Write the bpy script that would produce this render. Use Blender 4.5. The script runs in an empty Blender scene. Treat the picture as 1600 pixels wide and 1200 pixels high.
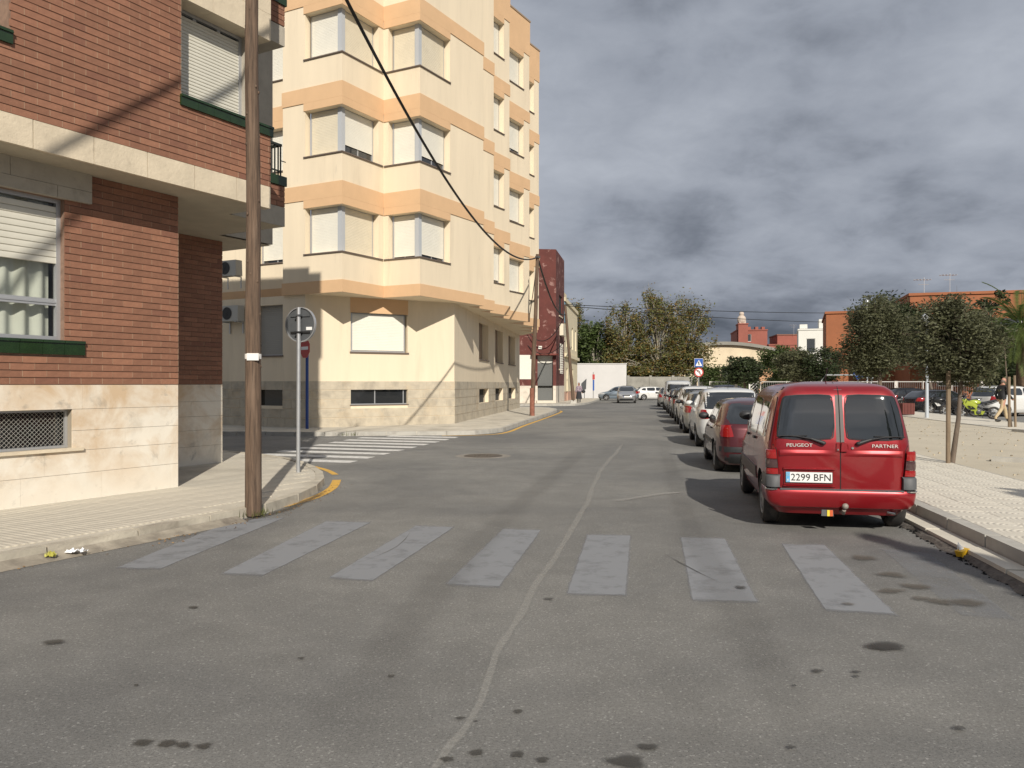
import bpy, bmesh, math, random
import numpy as np
from mathutils import Vector, Matrix, noise
from mathutils.bvhtree import BVHTree
from mathutils.geometry import tessellate_polygon
R = math.radians
rnd = random.Random(7)
sc = bpy.context.scene
# ------------------------------------------------------------ camera, sky, sun
cam = bpy.data.cameras.new('camera'); cam_ob = bpy.data.objects.new('camera', cam)
sc.collection.objects.link(cam_ob); sc.camera = cam_ob
cam_ob.location = (0, 0, 1.70); cam_ob.rotation_euler = (R(90), 0, 0)
cam.sensor_width = 36; cam.lens = 36*1244/1600; cam.clip_start = .05; cam.clip_end = 1500
SUN_EL, SUN_TRAVEL = 31.0, -10.8          # light travels along this bearing from +Y
w = bpy.data.worlds.new('World'); sc.world = w; w.use_nodes = True
nt = w.node_tree; N = nt.nodes; Lk = nt.links; N.clear()
def wn(t, **k):
    n = N.new(t)
    for a, b in k.items(): setattr(n, a, b)
    return n
out = wn('ShaderNodeOutputWorld'); bg = wn('ShaderNodeBackground'); bg.inputs[1].default_value = .096
sky = wn('ShaderNodeTexSky', sky_type='NISHITA', sun_disc=False)
sky.sun_elevation = R(SUN_EL); sky.sun_rotation = R(180+SUN_TRAVEL)
tc = wn('ShaderNodeTexCoord'); sep = wn('ShaderNodeSeparateXYZ'); Lk.new(tc.outputs['Generated'], sep.inputs[0])
def wm(op, a, b=None, c=None, clamp=False):
    n = wn('ShaderNodeMath', operation=op); n.use_clamp = clamp
    for i, v in enumerate((a, b, c)):
        if v is None: continue
        if isinstance(v, (int, float)): n.inputs[i].default_value = v
        else: Lk.new(v, n.inputs[i])
    return n.outputs[0]
zz = wm('MAXIMUM', sep.outputs[2], 0.0); den = wm('ADD', zz, .30)
cx = wm('DIVIDE', sep.outputs[0], den); cy = wm('DIVIDE', sep.outputs[1], den)
cmb = wn('ShaderNodeCombineXYZ'); Lk.new(cx, cmb.inputs[0]); Lk.new(cy, cmb.inputs[1])
def wnoise(scale, det, rough, off, dist=0.0, vec=None):
    mp = wn('ShaderNodeMapping'); mp.inputs['Location'].default_value = off; Lk.new(vec or cmb.outputs[0], mp.inputs[0])
    n = wn('ShaderNodeTexNoise'); n.inputs['Scale'].default_value = scale; n.inputs['Detail'].default_value = det
    n.inputs['Roughness'].default_value = rough; n.inputs['Distortion'].default_value = dist
    Lk.new(mp.outputs[0], n.inputs['Vector']); return n.outputs[0]
n1 = wnoise(1.1, 3, .5, (9.1, 3.4, 0), .2); n2 = wnoise(2.7, 6, .5, (2.7, 4.2, 0), .25); n3 = wnoise(8.5, 6, .6, (1.2, 9.4, 0), .3)
mixn = wm('ADD', wm('MULTIPLY', n1, .36), wm('ADD', wm('MULTIPLY', n2, .46), wm('MULTIPLY', n3, .18)))
# cloud decks look darker low down, where one looks at their flat bases
elev = wm('MULTIPLY', zz, .80); lit = wm('ADD', mixn, wm('SUBTRACT', wm('MINIMUM', elev, .20), .06))
rp = wn('ShaderNodeValToRGB'); Lk.new(lit, rp.inputs[0]); e = rp.color_ramp.elements
e[0].position = .38; e[0].color = (1.10, 1.27, 1.58, 1)
e[1].position = .80; e[1].color = (5.2, 5.55, 6.2, 1)
m_ = e.new(.49); m_.color = (2.05, 2.28, 2.75, 1); m_ = e.new(.585); m_.color = (3.3, 3.6, 4.2, 1)
gap = wn('ShaderNodeMapRange'); gap.inputs[1].default_value = .58; gap.inputs[2].default_value = .72; gap.inputs[4].default_value = .55
Lk.new(wnoise(.9, 5, .5, (-4.6, 5.1, 0)), gap.inputs[0])
mx = wn('ShaderNodeMix', data_type='RGBA'); Lk.new(wm('MULTIPLY', gap.outputs[0], wm('MULTIPLY', wm('SUBTRACT', zz, .18, clamp=True), 5.0, clamp=True)), mx.inputs[0]); Lk.new(rp.outputs[0], mx.inputs[6])
Lk.new(sky.outputs[0], mx.inputs[7]); Lk.new(mx.outputs[2], bg.inputs[0]); Lk.new(bg.outputs[0], out.inputs[0])
sun = bpy.data.lights.new('sun', 'SUN'); sun.energy = 5.0; sun.angle = R(.5); sun.color = (1, .93, .825)
so = bpy.data.objects.new('sun', sun); sc.collection.objects.link(so); so.location = (0, -20, 30)
tv = Vector((math.sin(R(SUN_TRAVEL))*math.cos(R(SUN_EL)), math.cos(R(SUN_TRAVEL))*math.cos(R(SUN_EL)), -math.sin(R(SUN_EL))))
so.rotation_euler = tv.to_track_quat('-Z', 'Y').to_euler()
vs = sc.view_settings; vs.view_transform = 'Standard'; vs.look = 'None'; vs.exposure = 0.0; vs.gamma = 1; vs.use_curve_mapping = False
sc.cycles.max_bounces = 6; sc.cycles.transparent_max_bounces = 12

# ------------------------------------------------------------ materials
MATS = {}
def mat(name, col, rough=.7, var=0.0, vscale=6, bump=0.0, bscale=40, metal=0.0, spec=.5, coat=0.0, attr=False, stain=None, stretch=(1,1,1),
        emit=0.0, trans=0.0, dirt=None, flake=False):
    if name in MATS: return MATS[name]
    m = bpy.data.materials.new(name); m.use_nodes = True; t = m.node_tree; n = t.nodes; l = t.links
    b = n['Principled BSDF']; b.inputs['Roughness'].default_value = rough; b.inputs['Metallic'].default_value = metal
    b.inputs['Specular IOR Level'].default_value = spec; b.inputs['Coat Weight'].default_value = coat; b.inputs['Coat Roughness'].default_value = .04
    b.inputs['Base Color'].default_value = (*col, 1)
    tc = n.new('ShaderNodeTexCoord'); mp = n.new('ShaderNodeMapping'); mp.inputs['Scale'].default_value = stretch
    l.new(tc.outputs['Object'], mp.inputs[0])
    cur = None
    def noise_(sc_, det=5, rg=.6, dis=0):
        q = n.new('ShaderNodeTexNoise'); q.inputs['Scale'].default_value = sc_; q.inputs['Detail'].default_value = det
        q.inputs['Roughness'].default_value = rg; q.inputs['Distortion'].default_value = dis; l.new(mp.outputs[0], q.inputs['Vector']); return q.outputs[0]
    if attr:
        a = n.new('ShaderNodeAttribute'); a.attribute_name = 'Col'
        q = n.new('ShaderNodeMix'); q.data_type = 'RGBA'; q.blend_type = 'MULTIPLY'; q.inputs[0].default_value = 1
        q.inputs[6].default_value = (*col, 1); l.new(a.outputs[0], q.inputs[7]); cur = q.outputs[2]
    if var:
        r = n.new('ShaderNodeMapRange'); r.inputs[1].default_value = .3; r.inputs[2].default_value = .7
        r.inputs[3].default_value = 1-var; r.inputs[4].default_value = 1+var; l.new(noise_(vscale), r.inputs[0])
        q = n.new('ShaderNodeMix'); q.data_type = 'RGBA'; q.blend_type = 'MULTIPLY'; q.inputs[0].default_value = 1
        if cur: l.new(cur, q.inputs[6])
        else: q.inputs[6].default_value = (*col, 1)
        l.new(r.outputs[0], q.inputs[7]); cur = q.outputs[2]
    for st in (stain or []):                       # (colour, scale, lo, hi, amount, [zlo, zhi])
        r = n.new('ShaderNodeMapRange'); r.inputs[1].default_value = st[2]; r.inputs[2].default_value = st[3]; r.inputs[4].default_value = st[4]
        l.new(noise_(st[1], 6, .65, .4), r.inputs[0]); f = r.outputs[0]
        if len(st) > 5:
            g = n.new('ShaderNodeNewGeometry'); s = n.new('ShaderNodeSeparateXYZ'); l.new(g.outputs['Position'], s.inputs[0])
            r2 = n.new('ShaderNodeMapRange'); r2.inputs[1].default_value = st[5]; r2.inputs[2].default_value = st[6]
            r2.inputs[3].default_value = 1; r2.inputs[4].default_value = 0; l.new(s.outputs[2], r2.inputs[0])
            mm = n.new('ShaderNodeMath'); mm.operation = 'MULTIPLY'; l.new(f, mm.inputs[0]); l.new(r2.outputs[0], mm.inputs[1]); f = mm.outputs[0]
        q = n.new('ShaderNodeMix'); q.data_type = 'RGBA'; l.new(f, q.inputs[0])
        if cur: l.new(cur, q.inputs[6])
        else: q.inputs[6].default_value = (*col, 1)
        q.inputs[7].default_value = (*st[0], 1); cur = q.outputs[2]
    if cur: l.new(cur, b.inputs['Base Color'])
    if bump:
        bp = n.new('ShaderNodeBump'); bp.inputs['Strength'].default_value = 1; bp.inputs['Distance'].default_value = bump
        l.new(noise_(bscale, 6, .65), bp.inputs['Height']); l.new(bp.outputs[0], b.inputs['Normal'])
    if emit: b.inputs['Emission Color'].default_value = (*col, 1); b.inputs['Emission Strength'].default_value = emit
    MATS[name] = m; return m
def leaf_mat(name, col, tr=.35):
    if name in MATS: return MATS[name]
    m = bpy.data.materials.new(name); m.use_nodes = True; t = m.node_tree; n = t.nodes; l = t.links; n.clear()
    o = n.new('ShaderNodeOutputMaterial'); b = n.new('ShaderNodeBsdfPrincipled'); b.inputs['Roughness'].default_value = .55
    b.inputs['Specular IOR Level'].default_value = .3
    a = n.new('ShaderNodeAttribute'); a.attribute_name = 'Col'
    q = n.new('ShaderNodeMix'); q.data_type = 'RGBA'; q.blend_type = 'MULTIPLY'; q.inputs[0].default_value = 1
    q.inputs[6].default_value = (*col, 1); l.new(a.outputs[0], q.inputs[7]); l.new(q.outputs[2], b.inputs['Base Color'])
    tr_ = n.new('ShaderNodeBsdfTranslucent'); l.new(q.outputs[2], tr_.inputs[0])
    mx = n.new('ShaderNodeMixShader'); mx.inputs[0].default_value = tr; l.new(b.outputs[0], mx.inputs[1]); l.new(tr_.outputs[0], mx.inputs[2])
    l.new(mx.outputs[0], o.inputs[0]); MATS[name] = m; return m
def glass_mat(name, tint, rough=.02, amount=.75):
    """see-through pane: part mirror, part tinted clear"""
    if name in MATS: return MATS[name]
    m = bpy.data.materials.new(name); m.use_nodes = True; t = m.node_tree; n = t.nodes; l = t.links; n.clear()
    o = n.new('ShaderNodeOutputMaterial'); tr = n.new('ShaderNodeBsdfTransparent'); tr.inputs[0].default_value = (*tint, 1)
    g = n.new('ShaderNodeBsdfGlossy'); g.inputs['Roughness'].default_value = rough; f = n.new('ShaderNodeLayerWeight'); pw = n.new('ShaderNodeMath'); pw.operation = 'POWER'; pw.inputs[1].default_value = 3.5; l.new(f.outputs['Facing'], pw.inputs[0])
    mm = n.new('ShaderNodeMath'); mm.operation = 'MULTIPLY_ADD'; mm.inputs[1].default_value = .8; mm.inputs[2].default_value = .07; l.new(pw.outputs[0], mm.inputs[0])
    mx = n.new('ShaderNodeMixShader'); l.new(mm.outputs[0], mx.inputs[0]); l.new(tr.outputs[0], mx.inputs[1]); l.new(g.outputs[0], mx.inputs[2])
    l.new(mx.outputs[0], o.inputs[0]); MATS[name] = m; return m
def wear_mat(name, col, rough=.9, nscale=14, lo=.35, hi=.6, amount=1.0):
    """thin mark on the road: shows where vertex value and noise are high, clear elsewhere"""
    if name in MATS: return MATS[name]
    m = bpy.data.materials.new(name); m.use_nodes = True; t = m.node_tree; n = t.nodes; l = t.links
    b = n['Principled BSDF']; b.inputs['Base Color'].default_value = (*col, 1); b.inputs['Roughness'].default_value = rough
    a = n.new('ShaderNodeAttribute'); a.attribute_name = 'Col'; s = n.new('ShaderNodeSeparateColor'); l.new(a.outputs[0], s.inputs[0])
    g = n.new('ShaderNodeNewGeometry'); q = n.new('ShaderNodeTexNoise'); q.inputs['Scale'].default_value = nscale; q.inputs['Detail'].default_value = 6
    q.inputs['Roughness'].default_value = .7; l.new(g.outputs['Position'], q.inputs['Vector'])
    r = n.new('ShaderNodeMapRange'); r.inputs[1].default_value = lo; r.inputs[2].default_value = hi
    ad = n.new('ShaderNodeMath'); ad.operation = 'MULTIPLY_ADD'; ad.inputs[1].default_value = .55; l.new(s.outputs[0], ad.inputs[0])
    ml = n.new('ShaderNodeMath'); ml.operation = 'MULTIPLY'; ml.inputs[1].default_value = .5; l.new(q.outputs[0], ml.inputs[0]); l.new(ml.outputs[0], ad.inputs[2])
    l.new(ad.outputs[0], r.inputs[0])
    m2 = n.new('ShaderNodeMath'); m2.operation = 'MULTIPLY'; l.new(r.outputs[0], m2.inputs[0]); l.new(s.outputs[0], m2.inputs[1])
    m3 = n.new('ShaderNodeMath'); m3.operation = 'MULTIPLY'; m3.inputs[1].default_value = amount; m3.use_clamp = True; l.new(m2.outputs[0], m3.inputs[0])
    l.new(m3.outputs[0], b.inputs['Alpha']); MATS[name] = m; return m

# ------------------------------------------------------------ mesh builder
class MB:
    def __init__(s): s.v = []; s.f = []; s.m = []; s.c = []; s.col = (1, 1, 1)
    def face(s, pts, mi=0):
        i = len(s.v); s.v += [tuple(p) for p in pts]; s.f.append(tuple(range(i, i+len(pts)))); s.m.append(mi); s.c.append(s.col)
    def grid(s, rows, mi=0, close=False):
        i = len(s.v); n = len(rows[0])
        for r in rows: s.v += [tuple(p) for p in r]
        for a in range(len(rows)-1):
            for b in range(n if close else n-1):
                c = (b+1) % n
                s.f.append((i+a*n+b, i+a*n+c, i+(a+1)*n+c, i+(a+1)*n+b)); s.m.append(mi); s.c.append(s.col)
    def box(s, x0, x1, y0, y1, z0, z1, mi=0, M=None, taper=0):
        i = len(s.v); t = taper
        vs = [(x0, y0, z0), (x1, y0, z0), (x1, y1, z0), (x0, y1, z0), (x0+t, y0+t, z1), (x1-t, y0+t, z1), (x1-t, y1-t, z1), (x0+t, y1-t, z1)]
        s.v += [tuple(M @ Vector(p)) if M else p for p in vs]
        for f in ((0, 3, 2, 1), (4, 5, 6, 7), (0, 1, 5, 4), (1, 2, 6, 5), (2, 3, 7, 6), (3, 0, 4, 7)):
            s.f.append(tuple(i+k for k in f)); s.m.append(mi); s.c.append(s.col)
    def tube(s, pts, rad, n=8, mi=0, cap=True):
        pts = [Vector(p) for p in pts]; rad = rad if isinstance(rad, (list, tuple)) else [rad]*len(pts); rows = []
        for k, p in enumerate(pts):
            d = (pts[min(k+1, len(pts)-1)]-pts[max(k-1, 0)]).normalized()
            a = Vector((0, 0, 1)) if abs(d.z) < .9 else Vector((1, 0, 0)); u = d.cross(a).normalized(); v = d.cross(u)
            rows.append([p+rad[k]*(math.cos(2*math.pi*j/n)*u+math.sin(2*math.pi*j/n)*v) for j in range(n)])
        s.grid(rows, mi, True)
        if cap: s.face(rows[0], mi); s.face(rows[-1][::-1], mi)
    def lathe(s, prof, axis, c, n=24, mi=0):
        """prof: (along, radius); axis 'x','y','z'"""
        rows = []
        for a, r in prof:
            row = []
            for j in range(n):
                t = 2*math.pi*j/n; p, q = r*math.cos(t), r*math.sin(t)
                row.append((c[0]+a, c[1]+p, c[2]+q) if axis == 'x' else (c[0]+q, c[1]+a, c[2]+p) if axis == 'y' else (c[0]+p, c[1]+q, c[2]+a))
            rows.append(row)
        s.grid(rows, mi, True)
    def ball(s, c, rx, ry, rz, n=12, m=8, mi=0):
        s.grid([[(c[0]+rx*math.sin(math.pi*i/m)*math.cos(2*math.pi*j/n), c[1]+ry*math.sin(math.pi*i/m)*math.sin(2*math.pi*j/n),
                  c[2]-rz*math.cos(math.pi*i/m)) for j in range(n)] for i in range(m+1)], mi, True)
    def ngon(s, pts, mi=0):
        pts = [Vector(p) for p in pts]; i = len(s.v); s.v += [tuple(p) for p in pts]
        for t in tessellate_polygon([pts]): s.f.append(tuple(i+k for k in t)); s.m.append(mi); s.c.append(s.col)
    def mesh(s, name, mats, smooth=None, colors=False, off=(0, 0, 0)):
        me = bpy.data.meshes.new(name); o = Vector(off)
        me.from_pydata([tuple(Vector(p)-o) for p in s.v] if any(off) else s.v, [], s.f); me.update()
        for m in (mats if isinstance(mats, (list, tuple)) else [mats]): me.materials.append(m)
        me.polygons.foreach_set('material_index', s.m)
        if colors:
            at = me.color_attributes.new('Col', 'FLOAT_COLOR', 'CORNER'); arr = []
            for p, c in zip(s.f, s.c): arr += list((*c, 1))*len(p)
            at.data.foreach_set('color', arr)
        if smooth is not None:
            bm = bmesh.new(); bm.from_mesh(me); bmesh.ops.remove_doubles(bm, verts=bm.verts, dist=1e-4); bmesh.ops.recalc_face_normals(bm, faces=bm.faces); bm.to_mesh(me); bm.free()
            me.shade_smooth(); me.set_sharp_from_angle(angle=R(smooth))
        return me
    def build(s, name, mats, parent=None, smooth=None, colors=False, world=True, label=None, kind=None):
        off = (0, 0, 0)
        if parent and world:
            r = parent
            while r: off = tuple(Vector(off)+r.location); r = r.parent
        me = s.mesh(name, mats, smooth, colors, off); o = bpy.data.objects.new(name, me); sc.collection.objects.link(o)
        if parent: o.parent = parent
        if label: o['label'] = label
        if kind: o['kind'] = kind
        return o
def tag(o, label, cat=None, group=None, kind=None):
    o['label'] = label
    if cat: o['category'] = cat
    if group: o['group'] = group
    if kind: o['kind'] = kind
    return o
def thing(name, label, cat, loc=(0, 0, 0), bearing=None, group=None):
    o = bpy.data.objects.new(name, None); sc.collection.objects.link(o); o.location = loc; o.empty_display_size = .3
    if bearing is not None: o.rotation_euler = (0, 0, R(90-bearing))
    return tag(o, label, cat, group)
def link(name, me, parent, loc=(0, 0, 0), rz=0):
    o = bpy.data.objects.new(name, me); sc.collection.objects.link(o); o.parent = parent; o.location = loc; o.rotation_euler = (0, 0, rz); return o
def copy_tree(o, parent=None):
    c = o.copy(); sc.collection.objects.link(c)
    if parent: c.parent = parent
    for ch in [k for k in bpy.data.objects if k.parent == o]: copy_tree(ch, c)
    return c
def frame(P, Q=None, bearing=None):
    """matrix: local x along P->Q, y inwards (left of travel), z up"""
    P = Vector((P[0], P[1], P[2] if len(P) > 2 else 0))
    if Q is not None: d = Vector((Q[0]-P.x, Q[1]-P.y, 0)).normalized()
    else: d = Vector((math.sin(R(bearing)), math.cos(R(bearing)), 0))
    y = Vector((0, 0, 1)).cross(d)
    M = Matrix.Identity(4); M.col[0][:3] = d; M.col[1][:3] = y; M.col[2][:3] = (0, 0, 1); M.col[3][:3] = P; return M
def dist2(P, Q): return math.hypot(Q[0]-P[0], Q[1]-P[1])
def text_mesh(txt, width, height, mats, extrude=.002, name='lettering'):
    cu = bpy.data.curves.new(name, 'FONT'); cu.body = txt; cu.extrude = extrude; cu.align_x = 'CENTER'; cu.align_y = 'CENTER'; cu.resolution_u = 3
    ob = bpy.data.objects.new('tmp', cu); sc.collection.objects.link(ob)
    me = bpy.data.meshes.new_from_object(ob.evaluated_get(bpy.context.evaluated_depsgraph_get())); bpy.data.objects.remove(ob)
    xs = [v.co.x for v in me.vertices]; ys = [v.co.y for v in me.vertices]; sx = width/(max(xs)-min(xs)); sy = height/(max(ys)-min(ys))
    mx_, my_ = (max(xs)+min(xs))/2, (max(ys)+min(ys))/2
    for v in me.vertices: v.co.x = (v.co.x-mx_)*sx; v.co.y = (v.co.y-my_)*sy
    me.materials.clear(); me.materials.append(mats); me.name = name
    return me
# ------------------------------------------------------------ ground, road, pavements
def asphalt_mat():
    m = bpy.data.materials.new('asphalt'); m.use_nodes = True; t = m.node_tree; n = t.nodes; l = t.links; b = n['Principled BSDF']
    b.inputs['Roughness'].default_value = .88; b.inputs['Specular IOR Level'].default_value = .3
    g = n.new('ShaderNodeNewGeometry')
    def nz(s, d=5, r=.6, dis=0):
        q = n.new('ShaderNodeTexNoise'); q.inputs['Scale'].default_value = s; q.inputs['Detail'].default_value = d; q.inputs['Roughness'].default_value = r
        q.inputs['Distortion'].default_value = dis; l.new(g.outputs['Position'], q.inputs['Vector']); return q.outputs[0]
    def mr(f, a, b_, c, d):
        q = n.new('ShaderNodeMapRange'); l.new(f, q.inputs[0])
        for i, v in enumerate((a, b_, c, d)): q.inputs[i+1].default_value = v
        return q.outputs[0]
    def mul(a, b_):
        q = n.new('ShaderNodeMath'); q.operation = 'MULTIPLY'; l.new(a, q.inputs[0]); l.new(b_, q.inputs[1]); return q.outputs[0]
    rp = n.new('ShaderNodeValToRGB'); l.new(nz(.22, 5, .6, .6), rp.inputs[0]); e = rp.color_ramp.elements
    e[0].position = .34; e[0].color = (.140, .139, .134, 1); e[1].position = .66; e[1].color = (.224, .218, .200, 1)
    f = mul(mr(nz(1.7, 6, .7, .5), .3, .7, .88, 1.12), mr(nz(48, 4, .85), .3, .7, .72, 1.28))
    v = n.new('ShaderNodeTexVoronoi'); v.inputs['Scale'].default_value = 95; l.new(g.outputs['Position'], v.inputs['Vector'])
    pale = mr(v.outputs['Color'], .78, .95, 1, 1.7); dark = mr(nz(105, 2, .7), .30, .44, .38, 1)
    f = mul(f, mul(pale, dark))
    q = n.new('ShaderNodeMix'); q.data_type = 'RGBA'; q.blend_type = 'MULTIPLY'; q.inputs[0].default_value = 1
    l.new(rp.outputs[0], q.inputs[6]); l.new(f, q.inputs[7]); l.new(q.outputs[2], b.inputs['Base Color'])
    bp = n.new('ShaderNodeBump'); bp.inputs['Distance'].default_value = .006; bp.inputs['Strength'].default_value = .9
    l.new(nz(85, 4, .8), bp.inputs['Height']); l.new(bp.outputs[0], b.inputs['Normal']); MATS['asphalt'] = m; return m
ASPH = asphalt_mat()
def slab(mb, pts, z0, z1, mi=0, side=None):
    mb.ngon([(p[0], p[1], z1) for p in pts], mi)
    n = len(pts)
    for i in range(n):
        a, b = pts[i], pts[(i+1) % n]; mb.face([(a[0], a[1], z0), (b[0], b[1], z0), (b[0], b[1], z1), (a[0], a[1], z1)], mi if side is None else side)

g = MB(); g.face([(-700, -300, -.02), (700, -300, -.02), (700, 1100, -.02), (-700, 1100, -.02)]); ground = g.build('ground', mat('earth', (.2, .17, .13), .95, .2, .1), kind='structure')
g = MB(); g.grid([[(x, -25+i*135/24, 0) for x in (-70, -30, -12, 0, 6, 14, 26, 45, 90)] for i in range(25)])
road = g.build('road', ASPH, kind='structure')
PAVE = mat('pavement_concrete', (.50, .46, .38), .9, .16, 1.3, .003, 60, stain=[((.16, .13, .10), .9, .52, .75, .55), ((.3, .27, .22), 5, .55, .8, .5)])
PAVE2 = mat('pavement_pale', (.58, .54, .455), .9, .10, 2.0, .003, 70, stain=[((.30, .27, .22), 1.1, .55, .8, .5)])
KERB = mat('kerb_concrete', (.40, .385, .345), .9, .14, 3, .003, 50, stain=[((.16, .14, .12), 2.2, .52, .75, .6)])
def wavy_tile_mat():
    m = PAVE2.copy(); m.name = 'wavy_paving'; t = m.node_tree; n = t.nodes; l = t.links; b = n['Principled BSDF']
    tc = n.new('ShaderNodeTexCoord'); wv = n.new('ShaderNodeTexWave'); wv.wave_type = 'RINGS'; wv.rings_direction = 'Z'; wv.inputs['Scale'].default_value = 5.5
    wv.inputs['Distortion'].default_value = 1.2; wv.inputs['Detail Scale'].default_value = 2; mp = n.new('ShaderNodeMapping')
    mp.inputs['Location'].default_value = (-.06, .12, 0); l.new(tc.outputs['Object'], mp.inputs[0]); l.new(mp.outputs[0], wv.inputs['Vector'])
    bp = n.new('ShaderNodeBump'); bp.inputs['Distance'].default_value = .006; l.new(wv.outputs[0], bp.inputs['Height']); l.new(bp.outputs[0], b.inputs['Normal']); return m
WAVY = wavy_tile_mat()
def groove_mat():
    m = PAVE.copy(); m.name = 'grooved_paving'; t = m.node_tree; n = t.nodes; l = t.links; b = n['Principled BSDF']
    tc = n.new('ShaderNodeTexCoord'); wv = n.new('ShaderNodeTexWave'); wv.bands_direction = 'X'; wv.inputs['Scale'].default_value = 4.0
    l.new(tc.outputs['Object'], wv.inputs['Vector'])
    bp = n.new('ShaderNodeBump'); bp.inputs['Distance'].default_value = .005; l.new(wv.outputs[0], bp.inputs['Height']); l.new(bp.outputs[0], b.inputs['Normal']); return m
GROOVE = groove_mat()
# --- right-hand pavement, kerb, drain strip (street frame: x along street, y to the left)
SF = frame((3.394, 0), bearing=9.3)
def W(M, x, y, z=0): return M @ Vector((x, y, z))
def rect(M, x0, x1, y0, y1, z): return [W(M, x0, y0, z), W(M, x1, y0, z), W(M, x1, y1, z), W(M, x0, y1, z)]
PE = 78
g = MB(); g.box(-12, PE, -2.45, -.17, 0, .185, M=SF); pav_r = g.build('pavement', PAVE2, kind='structure')
def tile_mesh(w, d, h, mt, nm='paving_tile'):
    b = MB(); b.box(-w/2, w/2, -d/2, d/2, -.02, h-.0015); z = h-.0015; e = .0015
    b.box(-w/2, w/2, -d/2, d/2, h-.0015, h, taper=e); return b.mesh(nm, mt)
tw = .40; TM = [tile_mesh(tw-.005, .455-.005, .016, WAVY) for _ in range(3)]
tiles = []; far = MB()
for i in range(int(PE/tw)+20):
    for j in range(5):
        x = -8+i*tw+tw/2; y = -.17-.456*(j+.5)
        if x > PE-.2: continue
        p = W(SF, x, y, .185); vis = p.y > 5 and abs(p.x/max(p.y, .1)) < .72
        if vis and p.y < 32 and len(tiles) < 290:
            o = link('paving_tile', TM[(i*3+j) % 3], pav_r, p+Vector((0, 0, rnd.uniform(-.0015, .0015))), R(80.7)); tiles.append(o)
        elif p.y < 60: far.box(x-tw/2+.005, x+tw/2-.005, y-.222, y+.222, .185, .200, M=SF)
far.build('paving_tiles_beyond', PAVE2, pav_r, kind='stuff')
kb = MB(); kb.box(-.49, .49, -.165, 0, -.02, .205, taper=.006); KM = kb.mesh('kerb_stone', KERB)
sb = MB(); sb.box(-.49, .49, 0, .215, -.02, .08, taper=.004); SM = sb.mesh('drain_slab', PAVE2)
for i in range(-8, PE):
    r_ = R(80.7)+rnd.uniform(-.004, .004)
    link('kerb_stone', KM, pav_r, W(SF, i+.5, 0, rnd.uniform(-.003, .003)), r_)
    if i < 60: link('drain_slab', SM, pav_r, W(SF, i+.5, .004, rnd.uniform(-.004, .004)), r_)
# broken asphalt edge and grit along the drain strip
g = MB()
for i in range(2600):
    x = rnd.uniform(5, 30)**1.0; y = .22+abs(rnd.gauss(0, .045)); s = rnd.uniform(.004, .017); p = W(SF, x, y+.02, 0); c = rnd.uniform(.5, 1.2); g.col = (c, c, c*.95)
    Mx = Matrix.Translation(p) @ Matrix.Rotation(rnd.uniform(0, 6), 4, 'Z') @ Matrix.Rotation(rnd.uniform(-.5, .5), 4, 'X'); g.box(-s, s, -s*.7, s*.7, -s*.3, s*rnd.uniform(.5, 1.1), M=Mx, taper=s*.25)
g.build('kerbside_grit', mat('grit', (.24, .21, .17), .95, attr=True), kind='stuff')
g = MB(); rr = random.Random(3); e0 = [W(SF, 4+i*.25, .215, .0) for i in range(110)]; e1 = [W(SF, 4+i*.25, .30+rr.uniform(-.05, .05), .0) for i in range(110)]
g.grid([[p+Vector((0, 0, .045)) for p in e0], [(a+b)/2+Vector((0, 0, .03+rr.uniform(-.012, .014))) for a, b in zip(e0, e1)], [p+Vector((0, 0, .003)) for p in e1]])
g.build('broken_asphalt_edge', mat('broken_asphalt', (.12, .105, .09), .95, .4, 18, .02, 30), kind='structure')
# --- sand plaza
SAND = mat('sand', (.47, .42, .325), .95, .08, .8, .004, 30, stain=[((.52, .47, .37), .35, .5, .7, .5), ((.27, .23, .17), 3.5, .66, .8, .5)])
g = MB(); rs = []
for j in range(15):
    y = -2.455-j*6.215/14; rs.append([W(SF, -12+i*90/60, y, .19+.025*noise.noise(Vector((i*.4, j*.5, 0))) if 0 < j < 14 else .185) for i in range(61)])
g.grid(rs); g.build('sand_plaza', SAND, kind='structure', smooth=60)
g = MB(); g.box(-12, 90, -2.475, -2.45, .1, .202, M=SF); g.box(-12, 90, -8.72, -8.67, .1, .205, M=SF)
g.build('sand_edging', KERB, kind='structure')
g = MB(); g.box(-12, 84, -11.2, -8.72, 0, .2, M=SF); pav_f = g.build('far_pavement', PAVE2, kind='structure')
kf = MB(); kf.box(-.98, .98, -.08, .07, -.02, .205); KF = kf.mesh('kerb_stone', KERB)
for i in range(10, 42): link('kerb_stone', KF, pav_f, W(SF, i*2, -11.27, 0), R(80.7))
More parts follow.
